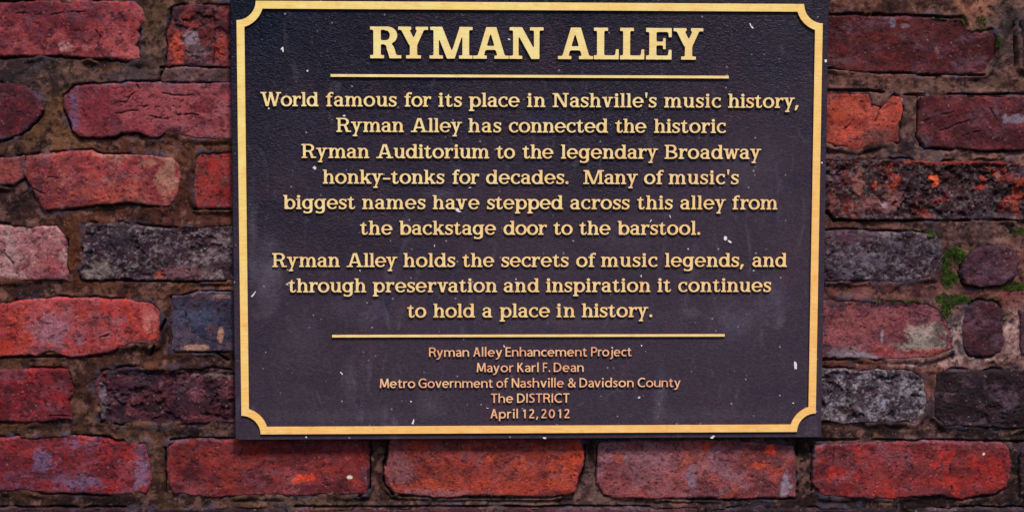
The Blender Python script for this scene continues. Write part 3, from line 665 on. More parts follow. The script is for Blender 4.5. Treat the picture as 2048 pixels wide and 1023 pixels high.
GROOVES = [  # where the joint has opened into a deep dark crack
    [(340, 879), (400, 877), (470, 878)], [(1636, 881), (1760, 879), (1880, 881), (2060, 883)], [(1640, 29), (1760, 28), (1860, 33), (1925, 36)], [(1650, 135), (1760, 143), (1968, 150)],
    [(1640, 181), (1745, 181), (1790, 187), (1850, 190), (2060, 188)], [(1668, 441), (1800, 441), (1950, 440), (2050, 439)], [(1650, 463), (1760, 461), (1850, 465)], [(320, 134), (370, 134), (460, 137)], [(318, 166), (460, 167)],
    [(1838, 195), (1836, 250), (1842, 290)], [(1806, 215), (1802, 250), (1798, 286)], [(740, 885), (740, 975), (718, 992)], [(778, 885), (768, 925), (766, 960), (785, 988)], [(1170, 890), (1166, 940), (1154, 980), (1100, 994), (960, 994), (800, 990)],
    [(1196, 890), (1194, 960), (1212, 990), (1400, 998), (1590, 996)], [(1595, 890), (1596, 985)], [(1625, 895), (1624, 980)], [(330, 895), (330, 985)], [(388, 418), (460, 418)], [(400, 584), (460, 583)], [(350, 704), (430, 704), (455, 720)], [(590, 1013), (760, 1013), (1000, 1012), (1300, 1014)],
    [(0, 1014), (250, 1014)], [(2032, 45), (2034, 130)], [(170, 561), (300, 562), (450, 561)], [(0, 714), (70, 713), (200, 713)], [(300, 712), (330, 640)]]
def mortar_shape(X, Z):
    dmax = np.full(X.shape, -1.0)
    for b in BR:
        P = b['P']; x0, x1 = min(p[0] for p in P) - .02, max(p[0] for p in P) + .02; z0, z1 = min(p[1] for p in P) - .02, max(p[1] for p in P) + .02
        s = (X > x0) & (X < x1) & (Z > z0) & (Z < z1)
        if s.any(): dmax[s] = np.maximum(dmax[s], outline(X[s], Z[s], P, b['seed']))
    lay = fbm(X, Z, .06, 40, 3)
    h = -.0030 + .0020 * lay + .0016 * fbm(X, Z, .014, 41, 5, .62) + .0004 * fbm(X, Z, .004, 42, 3, .7)
    gap = smooth(-.0026, -.0004, dmax) * smooth(-.02, .30, fbm(X, Z, .040, 44, 4))      # the mortar has shrunk away from the brick
    smear = smooth(-.12, .22, fbm(X, Z, .055, 45, 4))            # or has been smeared over its edge
    gap *= 1 - smear
    gv = fbm(X, Z, .02, 47, 4)
    for g in GROOVES:
        P = [at(x, y) for x, y in g]; w = smooth(.0017, .0007, sd_line(X, Z, P) + .0005 * gv) if X.ndim == 1 else None
        if w is None:
            x0, x1 = min(p[0] for p in P) - .004, max(p[0] for p in P) + .004; z0, z1 = min(p[1] for p in P) - .004, max(p[1] for p in P) + .004
            s = (X > x0) & (X < x1) & (Z > z0) & (Z < z1); w = np.zeros(X.shape); w[s] = smooth(.0017, .0007, sd_line(X[s], Z[s], P) + .0005 * gv[s])
        k_ = 1.4 * w; smear = smear * (1 - w); gap = np.maximum(gap, k_ * smooth(-.5, -.1, gv))
    h -= gap * .0070
    k = smear * (1 - np.clip(gap, 0, 1)) * smooth(-.0075, -.0015, dmax) * (1 - smooth(.0004, .0022, dmax + .0009 * gv))
    h = h * (1 - k) + (.0002 + .0006 * gv) * k
    h = np.where(dmax > .003, -.0100, h)
    return h, dmax
MSPOTS = [SP(1960, 862, 110, 18, (26, 20, 22), .85), SP(2035, 930, 22, 70, (30, 23, 22), .85), SP(1760, 868, 110, 7, (40, 30, 30), .8), SP(400, 866, 70, 14, (34, 22, 22), .9), SP(320, 862, 24, 12, (104, 76, 60), .8), SP(60, 580, 90, 9, (50, 36, 34), .7),
          SP(25, 408, 40, 26, (40, 28, 32), .8), SP(25, 385, 20, 14, (78, 56, 58), .7), SP(110, 165, 34, 22, (44, 36, 40), .75), SP(240, 150, 70, 10, (78, 76, 88), .6), SP(30, 145, 40, 12, (54, 50, 56), .7), SP(1605, 930, 20, 60, (36, 28, 30), .8), SP(1850, 1010, 260, 14, (30, 21, 22), .85),
          SP(200, 1004, 260, 11, (34, 25, 26), .8), SP(1866, 820, 10, 30, (70, 58, 64), .6), SP(1700, 12, 60, 12, (110, 74, 62), .6), SP(1960, 18, 26, 14, (164, 118, 96), .8), SP(140, 400, 60, 16, (60, 40, 38), .5), SP(1818, 285, 18, 14, (52, 50, 64), .8), SP(2020, 70, 14, 50, (50, 44, 46), .7),
          SP(330, 660, 14, 44, (44, 28, 26), .7), SP(170, 800, 16, 50, (66, 44, 36), .6), SP(1990, 728, 70, 7, (60, 38, 38), .6), SP(1890, 700, 16, 20, (70, 56, 40), .6), SP(1600, 866, 60, 10, (26, 18, 18), .8), SP(300, 300, 60, 10, (84, 54, 40), .5), SP(250, 720, 60, 8, (70, 46, 38), .6)]
def build_mortar():
    st = .0011
    (x0, z0), (x1, z1) = at(-400, 1240), at(2420, -250)
    gx = np.arange(x0, x1, st); gz = np.arange(z0, z1, st)
    X, Z = np.meshgrid(gx, gz)
    h, dm = mortar_shape(X, Z)
    W_ = np.zeros(X.shape); col = np.zeros(X.shape + (3,))
    wx = X + .012 * fbm(X, Z, .05, 50, 4); wz = Z + .012 * fbm(X, Z, .05, 53, 4)
    for (x, y, c) in MORT:
        px, pz = at(x, y); w = 1 / (((wx - px) ** 2 + (wz - pz) ** 2) + .0002) ** 2
        W_ += w; col += w[..., None] * lin(c)
    col /= W_[..., None]
    def over(mask, c, k):
        nonlocal col
        w = np.clip(mask * k, 0, 1)[..., None]; col = col * (1 - w) + lin(c) * w
    over(smooth(-.1, .4, fbm(X, Z, .02, 55, 5, .65)), (48, 32, 32), .7)
    jig = fbm(X, Z, .008, 63, 5, .68)
    for (x, y, rx, ry) in ((1912, 680, 22, 60), (2024, 670, 14, 60), (1968, 722, 60, 8), (1850, 728, 60, 8)):     # lime crust, cracked into crumbs
        px, pz = at(x, y); over(smooth(1.3, .6, np.hypot((X - px) / (rx * PXM), (Z - pz) / (ry * PXM)) + .5 * jig) * smooth(-.25, .15, fbm(X, Z, .005, 66, 3, .7)), (196, 178, 172), .75)
    for (x, y, rx, ry, c, s) in MSPOTS:
        px, pz = at(x, y); over(smooth(1.35, .5, np.hypot((X - px) / (rx * PXM), (Z - pz) / (ry * PXM)) + .6 * jig), c, s)
    over(smooth(.1, .5, fbm(X, Z, .012, 57, 4, .65)), (138, 108, 96), .5)
    over(smooth(.15, .5, fbm(X, Z, .016, 60, 4, .65)) * smooth(-.008, -.001, dm), (70, 72, 92), .8)
    over(smooth(.3, .6, fbm(X, Z, .005, 61, 3, .7)), (32, 24, 26), .8)
    (hx0, hz0), (hx1, hz1) = at(560, 850), at(1560, 60)
    hole = (X > hx0) & (X < hx1) & (Z > hz0) & (Z < hz1)
    drop = hole | (dm > .006)
    kc = ~(drop[:-1, :-1] & drop[1:, :-1] & drop[:-1, 1:] & drop[1:, 1:])
    idx = np.arange(X.size).reshape(X.shape)
    q = np.stack([idx[:-1, :-1], idx[:-1, 1:], idx[1:, 1:], idx[1:, :-1]], -1)[kc]
    used = np.unique(q); remap = np.full(X.size, -1); remap[used] = np.arange(len(used))
    V = np.stack([X.ravel(), -h.ravel(), Z.ravel()], 1)[used] - np.array(BASE)
    link('mortar', grid_mesh('mortar', V, remap[q], col.reshape(-1, 3)[used]), [M_MORTAR], wall)
    # solid core of the wall behind the mortar
    (a, c), (b_, d) = at(-410, 1250), at(2430, -260)
    V = [(x, y, z) for y in (.0105, .11) for x, z in ((a, c), (b_, c), (b_, d), (a, d))]
    me = bpy.data.meshes.new('core'); me.from_pydata([tuple(Vector(v) - BASE) for v in V], [], [(0, 1, 2, 3), (7, 6, 5, 4), (4, 5, 1, 0), (5, 6, 2, 1), (6, 7, 3, 2), (7, 4, 0, 3)])
    at_ = me.color_attributes.new('tint', 'FLOAT_COLOR', 'POINT'); at_.data.foreach_set('color', [.06, .04, .035, 1] * 8)
    link('wall_core', me, [M_MORTAR], wall)
build_mortar()

# moss in the joints on the right
def build_moss():
    m = bpy.data.materials.new('moss_green'); nt, N, L, P = nodes(m)
    geo = N('ShaderNodeNewGeometry').outputs['Position']
    L(ramp(N, L, noise(N, L, geo, 220, 5), [(.35, tuple(lin((38, 54, 12)))), (.55, tuple(lin((70, 98, 18)))), (.72, tuple(lin((108, 132, 38))))]), P.inputs['Base Color'])
    P.inputs['Roughness'].default_value = .9
    R = np.random.RandomState(5); pts = []
    for (x, y, rx, ry, n) in [(1912, 528, 27, 34, 2600), (1898, 558, 13, 20, 900), (1864, 480, 11, 17, 600), (1870, 492, 6, 8, 120), (1820, 463, 46, 4, 260), (1905, 598, 34, 11, 1000), (1892, 618, 10, 16, 500), (1970, 601, 60, 5, 260), (2030, 572, 34, 8, 1000),
                              (2040, 462, 20, 8, 220), (1996, 84, 6, 14, 150), (1926, 46, 7, 7, 90), (1965, 44, 10, 14, 120), (1890, 34, 40, 3, 80), (1855, 540, 14, 4, 80), (2010, 628, 14, 12, 60), (1800, 601, 60, 4, 120), (1950, 500, 8, 4, 60)]:
        a = R.rand(n) * 6.283; q = np.sqrt(R.rand(n))
        pts += [(x + rx * math.cos(u) * v, y + ry * math.sin(u) * v) for u, v in zip(a, q)]
    XZ = np.array([at(x, y) for x, y in pts])
    keep = fbm(XZ[:, 0], XZ[:, 1], .010, 70, 4, .65) > -.32
    XZ = XZ[keep]; h, dm = mortar_shape(XZ[:, 0], XZ[:, 1]); s2 = dm < .0035; XZ, h = XZ[s2], h[s2] + np.clip((dm[s2] + .001) * 1.1, 0, .004)
    V, F_ = [], []
    for (x, z), hh in zip(XZ, h):
        s = R.uniform(.0005, .0011); k = len(V); tip = R.uniform(.0006, .0018); ang = R.rand() * 6.28
        for j in range(3):
            V.append((x + s * math.cos(ang + j * 2.094), -hh + .0006, z + s * math.sin(ang + j * 2.094)))
        V.append((x + R.uniform(-1, 1) * .001, -hh - tip, z + R.uniform(-.6, 1) * .0012))
        F_ += [(k, k + 1, k + 3), (k + 1, k + 2, k + 3), (k + 2, k, k + 3)]
    me = bpy.data.meshes.new('moss'); me.from_pydata(V, [], F_); o = link('moss', me, [m])
    o['label'] = 'bright green moss growing in the mortar joints beside the small maroon brick'; o['category'] = 'moss'; o['kind'] = 'stuff'
build_moss()
# ---------------------------------------------------------------- the plaque
CX, CZ = 0.0, 1.55                       # centre of the brass border
FW, FH = .585, .433225                   # border, outside
MARG = .0056; PLATE_Y = BRASS_Y + .0020; BACK_Y = .0015
def remap(N, L, v, a, b):
    n = N('ShaderNodeMapRange'); L(v, n.inputs[0]); n.inputs[1].default_value = a; n.inputs[2].default_value = b; return n.outputs[0]
def plate_material():
    m = bpy.data.materials.new('weathered_bronze_paint'); nt, N, L, P = nodes(m)
    geo = N('ShaderNodeNewGeometry').outputs['Position']
    sep = N('ShaderNodeSeparateXYZ'); L(geo, sep.inputs[0])
    # brighter reflection painted into the colour, growing downwards and to the right
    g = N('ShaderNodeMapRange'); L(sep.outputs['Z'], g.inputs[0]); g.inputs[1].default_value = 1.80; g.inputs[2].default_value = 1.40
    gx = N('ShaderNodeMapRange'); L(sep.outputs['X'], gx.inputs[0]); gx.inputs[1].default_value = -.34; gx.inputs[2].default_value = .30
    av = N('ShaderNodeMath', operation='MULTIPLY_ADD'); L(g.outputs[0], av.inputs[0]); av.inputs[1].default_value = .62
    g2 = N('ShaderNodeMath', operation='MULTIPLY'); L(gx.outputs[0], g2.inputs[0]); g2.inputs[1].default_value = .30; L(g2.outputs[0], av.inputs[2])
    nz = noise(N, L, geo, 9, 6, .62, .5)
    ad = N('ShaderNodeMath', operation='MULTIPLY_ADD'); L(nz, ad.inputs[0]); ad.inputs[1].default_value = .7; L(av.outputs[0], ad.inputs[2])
    tone = ramp(N, L, ad.outputs[0], [(.42, 0.0), (1.12, 1.0)])
    c = mix(N, L, tone, tuple(lin((13, 18, 36))), tuple(lin((60, 50, 63))))
    # dusty scuffs
    mp = N('ShaderNodeMapping'); mp.inputs['Scale'].default_value = (1, 1, .35); L(geo, mp.inputs[0])
    c = mix(N, L, ramp(N, L, noise(N, L, mp.outputs[0], 42, 7, .68, 1.2), [(.58, 0.0), (.80, .32)]), c, tuple(lin((128, 118, 140))))
    c = mix(N, L, ramp(N, L, noise(N, L, geo, 26, 6, .7, .6), [(.30, .45), (.46, 0.0)]), c, tuple(lin((34, 38, 62))))
    c = mix(N, L, ramp(N, L, noise(N, L, geo, 17, 5, .7), [(.55, 0.0), (.8, .5)]), c, tuple(lin((82, 52, 60))))
    # rubbed patches and drip marks where they are on the plate
    wob = noise(N, L, geo, 50, 6, .7, .8)
    for (x, y, rx, ry, k) in ((530, 560, 26, 80, .50), (505, 470, 10, 90, .45), (548, 530, 16, 34, .5), (880, 388, 26, 12, .45), (812, 455, 8, 30, .4), (1480, 640, 60, 46, .30), (1545, 600, 26, 44, .34), (1382, 625, 16, 12, .5), (1560, 640, 10, 26, .4), (1320, 800, 10, 60, .42),
                              (700, 770, 12, 44, .30), (600, 690, 40, 60, .22), (860, 810, 26, 30, .32), (1240, 470, 60, 30, .2), (700, 620, 60, 26, .2), (1500, 350, 70, 60, .16), (1150, 640, 260, 26, .15), (690, 830, 160, 14, .2), (1420, 830, 150, 14, .2)):
        (cx, cz), (ex, ez) = at(x, y, PLATE_Y), at(x + rx, y + ry, PLATE_Y)
        mp = N('ShaderNodeMapping', vector_type='TEXTURE'); mp.inputs['Location'].default_value = (cx, PLATE_Y, cz); mp.inputs['Scale'].default_value = (ex - cx, 1, cz - ez); L(geo, mp.inputs[0])
        ln = N('ShaderNodeVectorMath', operation='LENGTH'); L(mp.outputs[0], ln.inputs[0])
        sb = N('ShaderNodeMath', operation='MULTIPLY_ADD'); L(wob, sb.inputs[0]); sb.inputs[1].default_value = -3.2; L(ln.outputs['Value'], sb.inputs[2])
        c = mix(N, L, ramp(N, L, remap(N, L, sb.outputs[0], -1.9, -.2), [(.0, k * .5), (1.0, 0.0)]), c, tuple(lin((126, 118, 138))))
    fine = noise(N, L, geo, 330, 3, .7); c = mix(N, L, 1, c, ramp(N, L, fine, [(.3, .78), (.5, 1.0), (.72, 1.28)]), 'MULTIPLY')
    v = N('ShaderNodeTexVoronoi'); v.inputs['Scale'].default_value = 240; L(geo, v.inputs['Vector'])
    sp = N('ShaderNodeSeparateColor'); L(v.outputs['Color'], sp.inputs[0])
    near = ramp(N, L, v.outputs['Distance'], [(.12, 1.0), (.28, 0.0)])
    sm = N('ShaderNodeMath', operation='MULTIPLY'); L(near, sm.inputs[0]); L(ramp(N, L, sp.outputs[2], [(.965, 0.0), (.985, .7)]), sm.inputs[1])
    c = mix(N, L, sm.outputs[0], c, tuple(lin((170, 160, 176))))
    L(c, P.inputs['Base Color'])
    P.inputs['Specular IOR Level'].default_value = .09
    L(ramp(N, L, noise(N, L, geo, 30, 5), [(.35, .30), (.65, .55)]), P.inputs['Roughness'])
    # leather-like casting grain
    mp2 = N('ShaderNodeMapping'); mp2.inputs['Rotation'].default_value = (0, .35, 0); mp2.inputs['Scale'].default_value = (.75, 1, 1.25); L(geo, mp2.inputs[0])
    w = noise(N, L, mp2.outputs[0], 300, 2, .5, 1.2)
    worn = mix(N, L, ramp(N, L, ad.outputs[0], [(.50, 0.0), (.95, .75)]), w, (.5, .5, .5))
    b = bump(N, L, ramp(N, L, worn, [(.35, 0.0), (.65, 1.0)]), .75, .0009); b = bump(N, L, nz, .35, .004, b); L(b, P.inputs['Normal'])
    return m
def brass_material(name, c0, c1, c2, side=False, copper=.6):
    m = bpy.data.materials.new(name); nt, N, L, P = nodes(m)
    geo = N('ShaderNodeNewGeometry').outputs['Position']
    c = mix(N, L, ramp(N, L, noise(N, L, geo, 55, 3, .6), [(.38, 0.0), (.62, 1.0)]), tuple(lin(c0)), tuple(lin(c1)))
    c = mix(N, L, ramp(N, L, noise(N, L, geo, 120, 5, .7), [(.54, 0.0), (.70, .75)]), c, tuple(lin(c2)))
    mp = N('ShaderNodeMapping'); mp.inputs['Scale'].default_value = (1, 1, 22) if not side else (1, 1, 1); L(geo, mp.inputs[0])
    br = noise(N, L, mp.outputs[0], 60, 4, .7)
    c = mix(N, L, 1, c, ramp(N, L, br, [(.3, .80), (.7, 1.08)]), 'MULTIPLY')
    # more coppery towards the bottom and right, broken up by noise
    sep = N('ShaderNodeSeparateXYZ'); L(geo, sep.inputs[0])
    g = N('ShaderNodeMapRange'); L(sep.outputs['Z'], g.inputs[0]); g.inputs[1].default_value = 1.80; g.inputs[2].default_value = 1.30
    gx = N('ShaderNodeMath', operation='MULTIPLY_ADD'); L(sep.outputs['X'], gx.inputs[0]); gx.inputs[1].default_value = .9; L(g.outputs[0], gx.inputs[2])
    gn = N('ShaderNodeMath', operation='MULTIPLY_ADD'); L(noise(N, L, geo, 14, 4), gn.inputs[0]); gn.inputs[1].default_value = .5; L(gx.outputs[0], gn.inputs[2])
    c = mix(N, L, ramp(N, L, gn.outputs[0], [(.35, 0.0), (1.0, copper)]), c, mix(N, L, 1, c, (1.02, .80, .78), 'MULTIPLY'))
    L(c, P.inputs['Base Color'])
    P.inputs['Metallic'].default_value = .0; P.inputs['Roughness'].default_value = .42
    L(bump(N, L, br, .25, .0003), P.inputs['Normal'])
    return m
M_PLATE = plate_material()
M_TITLE = brass_material('brass_title', (250, 232, 160), (250, 220, 144), (246, 202, 132))
M_BODY = brass_material('brass_body', (252, 230, 166), (250, 218, 150), (240, 176, 126))
M_SMALL = brass_material('brass_small', (250, 212, 162), (238, 176, 140), (252, 228, 172))
M_EDGE = brass_material('brass_border', (254, 226, 140), (252, 214, 124), (246, 188, 108), copper=1.0)
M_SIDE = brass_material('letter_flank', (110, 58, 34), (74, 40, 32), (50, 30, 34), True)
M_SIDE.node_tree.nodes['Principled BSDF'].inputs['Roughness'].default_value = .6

plaque = bpy.data.objects.new('plaque', None); S.collection.objects.link(plaque)
PB = Vector((CX, 0, CZ - FH / 2 - MARG)); plaque.location = PB
plaque['label'] = 'dark bronze historical plaque with raised brass lettering mounted on the brick wall'; plaque['category'] = 'plaque'

def raised(name, loops, h, taper=.00042, inset=.00010):
    """mesh raised from y = 0 towards -y, from closed outlines in (x, z); flanks slope outwards to the plate"""
    V, F, mi = [], [], []
    tops = []
    for lp in loops:
        P = np.array(lp); n = len(P)
        e = np.roll(P, -1, 0) - P; nr = np.stack([e[:, 1], -e[:, 0]], 1); nr /= np.linalg.norm(nr, axis=1)[:, None] + 1e-12
        vn = nr + np.roll(nr, 1, 0); L2 = (vn ** 2).sum(1)[:, None]; vn = vn / np.maximum(L2, .6) * 2 * .5 * 2 / 1.0
        ln = np.linalg.norm(vn, axis=1)[:, None]; vn = vn / np.maximum(ln, 1e-9) * np.clip(ln, .8, 1.5)
        base = len(V)
        for off, y in ((-inset, -h), (0, -h + inset), (taper, .0004)):
            Q = P + vn * off; V += [(q[0], y, q[1]) for q in Q]
        for r in range(2):
            for i in range(n):
                j = (i + 1) % n; a, b = base + r * n, base + (r + 1) * n
                F.append((a + i, b + i, b + j, a + j)); mi.append(0 if r == 0 else 1)
        tops.append([Vector((V[base + i][0], V[base + i][2], 0)) for i in range(n)])
        tops[-1] = (tops[-1], base)
    outer = [k for k, lp in enumerate(loops) if area(lp) > 0]
    for o in outer:                       # each outline is filled on its own, with the holes that lie in it
        grp = [tops[o]] + [tops[k] for k in range(len(loops)) if k not in outer and point_in(loops[k][0], loops[o])]
        idx = [b + i for t, b in grp for i in range(len(t))]
        for tri in tessellate_polygon([t for t, b in grp]):
            a, b, c = [idx[k] for k in tri]
            A, B, C = V[a], V[b], V[c]
            if ((B[0] - A[0]) * (C[2] - A[2]) - (B[2] - A[2]) * (C[0] - A[0])) < 0: b, c = c, b
            F.append((a, b, c)); mi.append(0)
    me = bpy.data.meshes.new(name); me.from_pydata(V, [], F); me.update()
    me.polygons.foreach_set('material_index', mi)
    return me
def point_in(p, lp):
    c = False
    for (ax, ay), (bx, by) in zip(lp, lp[1:] + lp[:1]):
        if (ay > p[1]) != (by > p[1]) and p[0] < (bx - ax) * (p[1] - ay) / (by - ay) + ax: c = not c
    return c
def area(lp): return sum(a[0] * b[1] - b[0] * a[1] for a, b in zip(lp, lp[1:] + lp[:1])) / 2
def orient(lp, ccw): return lp if (area(lp) > 0) == ccw else lp[::-1]

# plate: front sheet, chamfered edge, sides and back
def build_plate():
    w, hh = FW / 2 + MARG, FH / 2 + MARG; zc = CZ - PB[2]
    V, F = [], []
    prof = [(0, PLATE_Y), (.0006, PLATE_Y + .0004), (.0012, PLATE_Y + .0014), (.0016, -.004), (.0018, BACK_Y)]
    seg = 4; rc = .0018
    for k, (o, y) in enumerate(prof):
        for sx, sz, a0 in ((1, 1, 0), (-1, 1, 90), (-1, -1, 180), (1, -1, 270)):
            for s in range(seg + 1):
                a = math.radians(a0 + 90 * s / seg)
                V.append((sx * (w - rc) + (rc + o) * math.cos(a), y, zc + sz * (hh - rc) + (rc + o) * math.sin(a)))
    n = 4 * (seg + 1)
    for k in range(len(prof) - 1):
        for i in range(n):
            j = (i + 1) % n; F.append((k * n + i, (k + 1) * n + i, (k + 1) * n + j, k * n + j))
    F.append(tuple(range(n))); F.append(tuple(range(len(V) - 1, len(V) - 1 - n, -1)))
    me = bpy.data.meshes.new('plate'); me.from_pydata(V, [], F)
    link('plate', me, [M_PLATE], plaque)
build_plate()
LIFT = PLATE_Y - BRASS_Y
def on_plate(px, py):
    x, z = at(px, py, BRASS_Y); return x, z

# border with scooped corners
def border_loop(ins, r):
    w, h = FW / 2 - ins, FH / 2 - ins; W0, H0 = FW / 2, FH / 2; out = []
    for sx, sz, a0 in ((1, 1, 270), (-1, 1, 0), (-1, -1, 90), (1, -1, 180)):
        pts = []
        lo = math.degrees(math.asin(ins / r)) if ins else 0
        for s in range(15):
            a = math.radians(a0 - lo * 0 - (lo + (90 - 2 * lo) * s / 14) * 1)
            pts.append(a)
        # angles run from the vertical side of the border to the horizontal one
        A = {(1, 1): (270 - lo, 180 + lo), (-1, 1): (360 - lo, 270 + lo), (-1, -1): (90 - lo, 0 + lo), (1, -1): (180 - lo, 90 + lo)}[(sx, sz)]
        for s in range(15):
            a = math.radians(A[0] + (A[1] - A[0]) * s / 14)
            out.append((sx * W0 + r * math.cos(a), sz * H0 + r * math.sin(a)))
    return out
o_ = border_loop(0, .0191); i_ = border_loop(.0077, .0268)
link('border', raised('border', [orient(o_, True), orient(i_, False)], LIFT), [M_EDGE, M_SIDE], plaque, (0, PLATE_Y, CZ - PB[2]))
for (x0, x1, ya, yb) in ((663, 1459.5, 150.2, 155.6), (666, 1451.5, 668.4, 673.4)):
    ax, az = on_plate((x0 + x1) / 2, (ya + yb) / 2); L_ = (on_plate(x1, ya)[0] - on_plate(x0, ya)[0]) / 2; H_ = (on_plate(x0, ya)[1] - on_plate(x0, yb)[1]) / 2
    link('rule_line', raised('rule_line', [[(-L_, -H_), (L_, -H_), (L_, H_), (-L_, H_)]], LIFT), [M_TITLE, M_SIDE], plaque, (ax, PLATE_Y, az - PB[2]))

CAP = {'title': .0312, 'body': .0139, 'small': .0094}
MAT = {'title': M_TITLE, 'body': M_BODY, 'small': M_SMALL}
NAME = {'title': 'title_letter', 'body': 'letter', 'small': 'small_letter'}
_g = {}
def glyph_mesh(ch, style):
    if (ch, style) not in _g:
        p = glyph(ch, style); x, y, f = glyph_field(p, {'title': .010, 'body': .0165, 'small': .0185}[style])
        lps = contours(x, y, f); c = CAP[style]
        xs = [q[0] for l in lps for q in l]; x0, x1 = min(xs), max(xs)
        loops = []
        for i, l in enumerate(lps):
            inside = sum(1 for j, k in enumerate(lps) if j != i and point_in(l[0], k))
            loops.append(orient([((a - x0) * c, b * c) for a, b in l], inside % 2 == 0))
        _g[ch, style] = (raised(NAME[style], loops, LIFT, .00042 if style != 'small' else .0003), (x1 - x0) * c)
    return _g[ch, style]
GAP = {'title': .012, 'body': .018, 'small': .075}
def word(txt, px0, px1, base, style):
    x0 = on_plate(px0, base)[0]; x1 = on_plate(px1, base)[0]; z = on_plate(1050, base)[1]
    gs = [glyph_mesh(c, style) for c in txt]; c = CAP[style]; gap = GAP[style] * c
    ks = [gap * {'.': 2.5, "'": 2.0}.get(b, 1) * (2.0 if a == "'" else 1) for a, b in zip(txt, txt[1:])]
    for i, (a, b) in enumerate(zip(txt, txt[1:])):        # tuck round and slanting letters together
        if a + b in ('Wo', 'Ry', 'ry', 'AY', 'ay', 'ky', 'y-', 'ey', 'y,', 'fa', 'fo', 'To', 'ro', 'av', 'va', 'aw', 'dw', 'wa'): ks[i] -= .05 * c
    if style == 'small': ks = [k + c * (.13 * ((a == '1') + (b == '1')) + .05 * (a.isdigit() + b.isdigit()) + .02 * ((a in 'ilhnmID') + (b in 'ilhnmjID'))) for k, a, b in zip(ks, txt, txt[1:])]
    w = sum(g[1] for g in gs); tot = x1 - x0
    sx = (tot - sum(ks)) / w; extra = 0
    mx = {'small': 1.14, 'body': 1.10, 'title': 1.05}[style]
    if sx > mx: extra = (tot - sum(ks) - w * mx) / max(1, len(ks)); sx = mx
    if sx < .93: extra = (tot - sum(ks) - w * .93) / max(1, len(ks)); sx = .93
    x = x0
    for i, (g, ch) in enumerate(zip(gs, txt)):
        o = link(NAME[style], g[0], [MAT[style], M_SIDE], plaque, (x, PLATE_Y, z - PB[2])); o.scale = (sx, 1, 1)
        x += g[1] * sx + (ks[i] + extra if i < len(ks) else 0)
    return sx, extra / c
TEXT = [
 ('body', 214.2, "World 521.2 637 famous 651.8 793.3 for 809 862.5 its 876.9 923.7 place 937.7 1039.3 in 1054.3 1090.8 Nashville's 1104.9 1313 music 1328.3 1442 history, 1456.4 1597.4"),
 ('body', 265.0, "Ryman 672.6 807.7 Alley 821.6 924.2 has 936.8 1002.4 connected 1017.8 1216 the 1230.4 1292.7 historic 1308 1452"),
 ('body', 317.0, "Ryman 603 738.5 Auditorium 752.6 978.4 to 992.5 1030 the 1044.9 1106.8 legendary 1122 1316 Broadway 1329 1522.3"),
 ('body', 367.8, "honky-tonks 645.6 888.6 for 904.7 958.5 decades. 972 1137 Many 1166.4 1275.7 of 1288 1327.3 music's 1337.3 1477.3"),
 ('body', 418.3, "biggest 566.6 710.4 names 724.3 850.8 have 865.3 959 stepped 974 1126.2 across 1140.3 1259 this 1274.2 1345.2 alley 1360.4 1451.8 from 1464.3 1555"),
 ('body', 469.2, "the 720.2 785 backstage 798.4 992 door 1007 1093.9 to 1106.9 1145.2 the 1158.4 1221 barstool. 1235 1400.7"),
 ('body', 533.5, "Ryman 544.5 679.6 Alley 693 794.7 holds 807 910.4 the 924.8 988.4 secrets 1002.9 1137 of 1152.3 1191.6 music 1202 1315 legends, 1329.9 1487.8 and 1504.5 1573.9"),
 ('body', 583.8, "through 576.6 732.3 preservation 745.5 994.2 and 1007.4 1078.7 inspiration 1092 1301 it 1315 1342 continues 1356.4 1542"),
 ('body', 634.1, "to 814.6 852.5 hold 866.6 950 a 964.6 986 place 999.2 1099.9 in 1113 1150 history. 1163.6 1304.8"),
 ('small', 712.3, "Ryman 858 938.2 Alley 946.5 1004.2 Enhancement 1010.9 1174.3 Project 1182 1263.2"),
 ('small', 743.3, "Mayor 953.5 1027 Karl 1034.5 1077.4 F. 1085.7 1100.3 Dean 1107.3 1167.5"),
 ('small', 774.2, "Metro 759.6 830.6 Government 836.9 985.9 of 992.6 1017.2 Nashville 1023.3 1128 & 1135.6 1151.7 Davidson 1158.8 1267.3 County 1275.2 1361"),
 ('small', 804.6, "The 981.8 1026.3 DISTRICT 1034 1139"),
 ('small', 835.6, "April 981 1035.8 12, 1045.7 1076.3 2012 1082.7 1139.2"),
]
for ch, a, b in zip("RYMANALLEY", (740.3, 796.5, 859, 946.4, 1018.6, 1115.8, 1187.5, 1239.9, 1291.9, 1346.6), (802.6, 856.2, 945.2, 1017.3, 1086.9, 1185.9, 1237.8, 1288.7, 1343, 1406)):
    word(ch, a, b, 118.2, 'title')
for style, base, line in TEXT:
    t = line.split()
    for k in range(0, len(t), 3):
        r = word(t[k], float(t[k + 1]), float(t[k + 2]), base, style)
        if DEBUG: print(t[k], 'sx %.3f extra %.3f' % r)

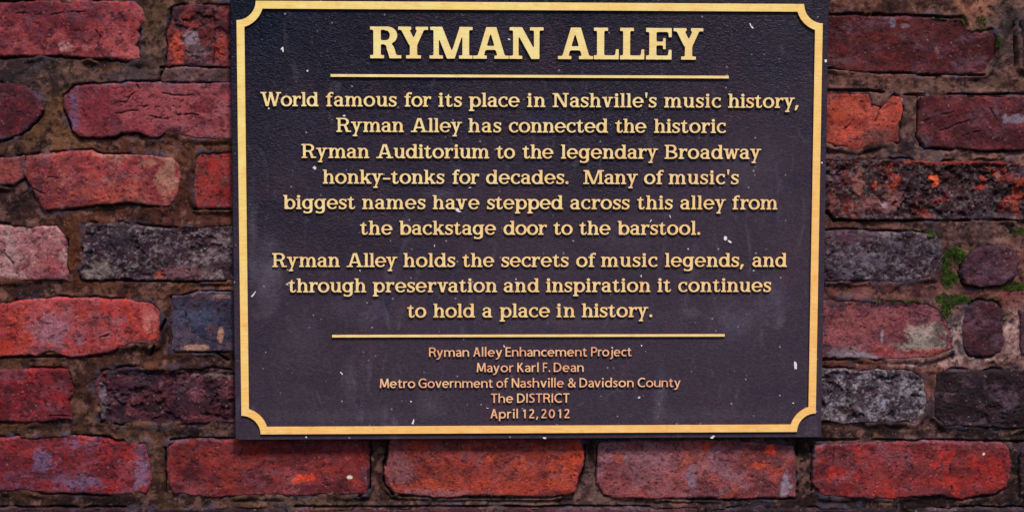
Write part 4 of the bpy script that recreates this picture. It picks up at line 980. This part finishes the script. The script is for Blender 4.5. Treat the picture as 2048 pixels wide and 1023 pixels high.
# paint flecks and droppings stuck to the plate
def flecks():
    m = bpy.data.materials.new('white_fleck'); nt, N, L, P = nodes(m)
    geo = N('ShaderNodeNewGeometry').outputs['Position']
    L(ramp(N, L, noise(N, L, geo, 500, 3), [(.3, tuple(lin((196, 186, 190)))), (.6, tuple(lin((236, 230, 234))))]), P.inputs['Base Color'])
    P.inputs['Roughness'].default_value = .8
    R = random.Random(3)
    data = [(564, 99, [(-3, 0), (1, -5), (3, -4), (3, 6), (0, 2)]), (1503, 53, [(-4, -6), (-2, -6), (0, 0), (4, 2), (3, 5), (-1, 2), (-3, -1)]), (629, 336, [(-4, -1), (0, -4), (4, 0), (1, 4)]),
            (916, 421, [(-7, -3), (-2, -5), (3, -2), (7, 3), (2, 4), (-3, 1)]), (1451, 477, [(-4, 0), (-2, -5), (3, -4), (3, 2), (-1, 4)]), (1459, 482, [(-4, -2), (1, -1), (5, 3), (1, 4), (-2, 2)]), (1590, 730, [(-2, -9), (2, -7), (4, 2), (4, 8), (-1, 8), (-2, 0)]),
            (1018, 79, [(-3, -1), (0, -2), (3, 1), (0, 2)]), (1027, 82, [(-2, -1), (3, 0), (1, 2)]), (615, 142, [(-2, -1), (1, -2), (2, 1), (-1, 2)]), (688, 232, [(-3, -1), (2, -2), (3, 1), (-1, 1)]), (537, 217, [(-2, -2), (2, -1), (2, 2), (-1, 1)]),
            (1008, 692, [(-1, -3), (2, 0), (1, 3), (-1, 1)]), (1425, 873, [(-5, 2), (1, -3), (5, -2), (1, 3)]), (1089, 875, [(-4, -1), (2, -2), (4, 1), (-1, 2)]), (826, 843, [(-3, 4), (1, -6), (3, -5), (1, 5)]), (507, 588, [(-5, 4), (0, -1), (4, -6), (5, -5), (1, 2), (-3, 6)]),
            (1651, 122, [(-3, -2), (2, -3), (3, 2), (-1, 4)]), (1278, 794, [(-3, 1), (1, -2), (3, 0), (0, 2)]), (1301, 442, [(-2, 2), (1, -3), (3, -2), (0, 2)]), (1340, 433, [(-2, -2), (0, -3), (2, 3), (0, 2)]), (683, 746, [(-3, -3), (-1, -3), (3, 2), (1, 3)]),
            (575, 568, [(-4, 0), (3, -4), (1, 0), (4, 4)]), (940, 375, [(-4, 1), (1, -1), (3, 0), (0, 1)]), (1376, 498, [(-2, -1), (1, -2), (2, 2)]), (612, 874, [(-2, 0), (1, -3), (2, 1)]), (1643, 326, [(-2, -1), (2, -2), (2, 2)]), (1586, 806, [(-2, -1), (1, -2), (2, 1)]), (869, 492, [(-1, -3), (1, -2), (0, 3)]),
            (1282, 552, [(-2, 0), (1, -3), (2, 2)]), (1507, 541, [(-2, 0), (1, -2), (2, 1)]), (1032, 558, [(-2, 0), (1, -2), (1, 2)]), (720, 541, [(-2, -1), (1, -2), (1, 2)]), (822, 802, [(-2, -1), (2, 0), (0, 2)]), (1283, 691, [(-2, -1), (1, -2), (1, 2)]), (975, 815, [(-3, -1), (3, 1), (-1, 1)])]
    for x, y, p in data:
        cx, cz = at(x, y, PLATE_Y); s = .000495
        pts = []
        n = len(p)
        for i in range(n):
            a, b = p[i], p[(i + 1) % n]; pts.append((a[0] * s, -a[1] * s)); pts.append(((a[0] + b[0]) / 2 * s * R.uniform(.85, 1.2), -(a[1] + b[1]) / 2 * s * R.uniform(.85, 1.2)))
        pts = orient(pts, True)
        link('paint_fleck', raised('paint_fleck', [pts], .00045, .0001, .00012), [m, m], plaque, (cx, PLATE_Y - .00005, cz - PB[2]))
flecks()
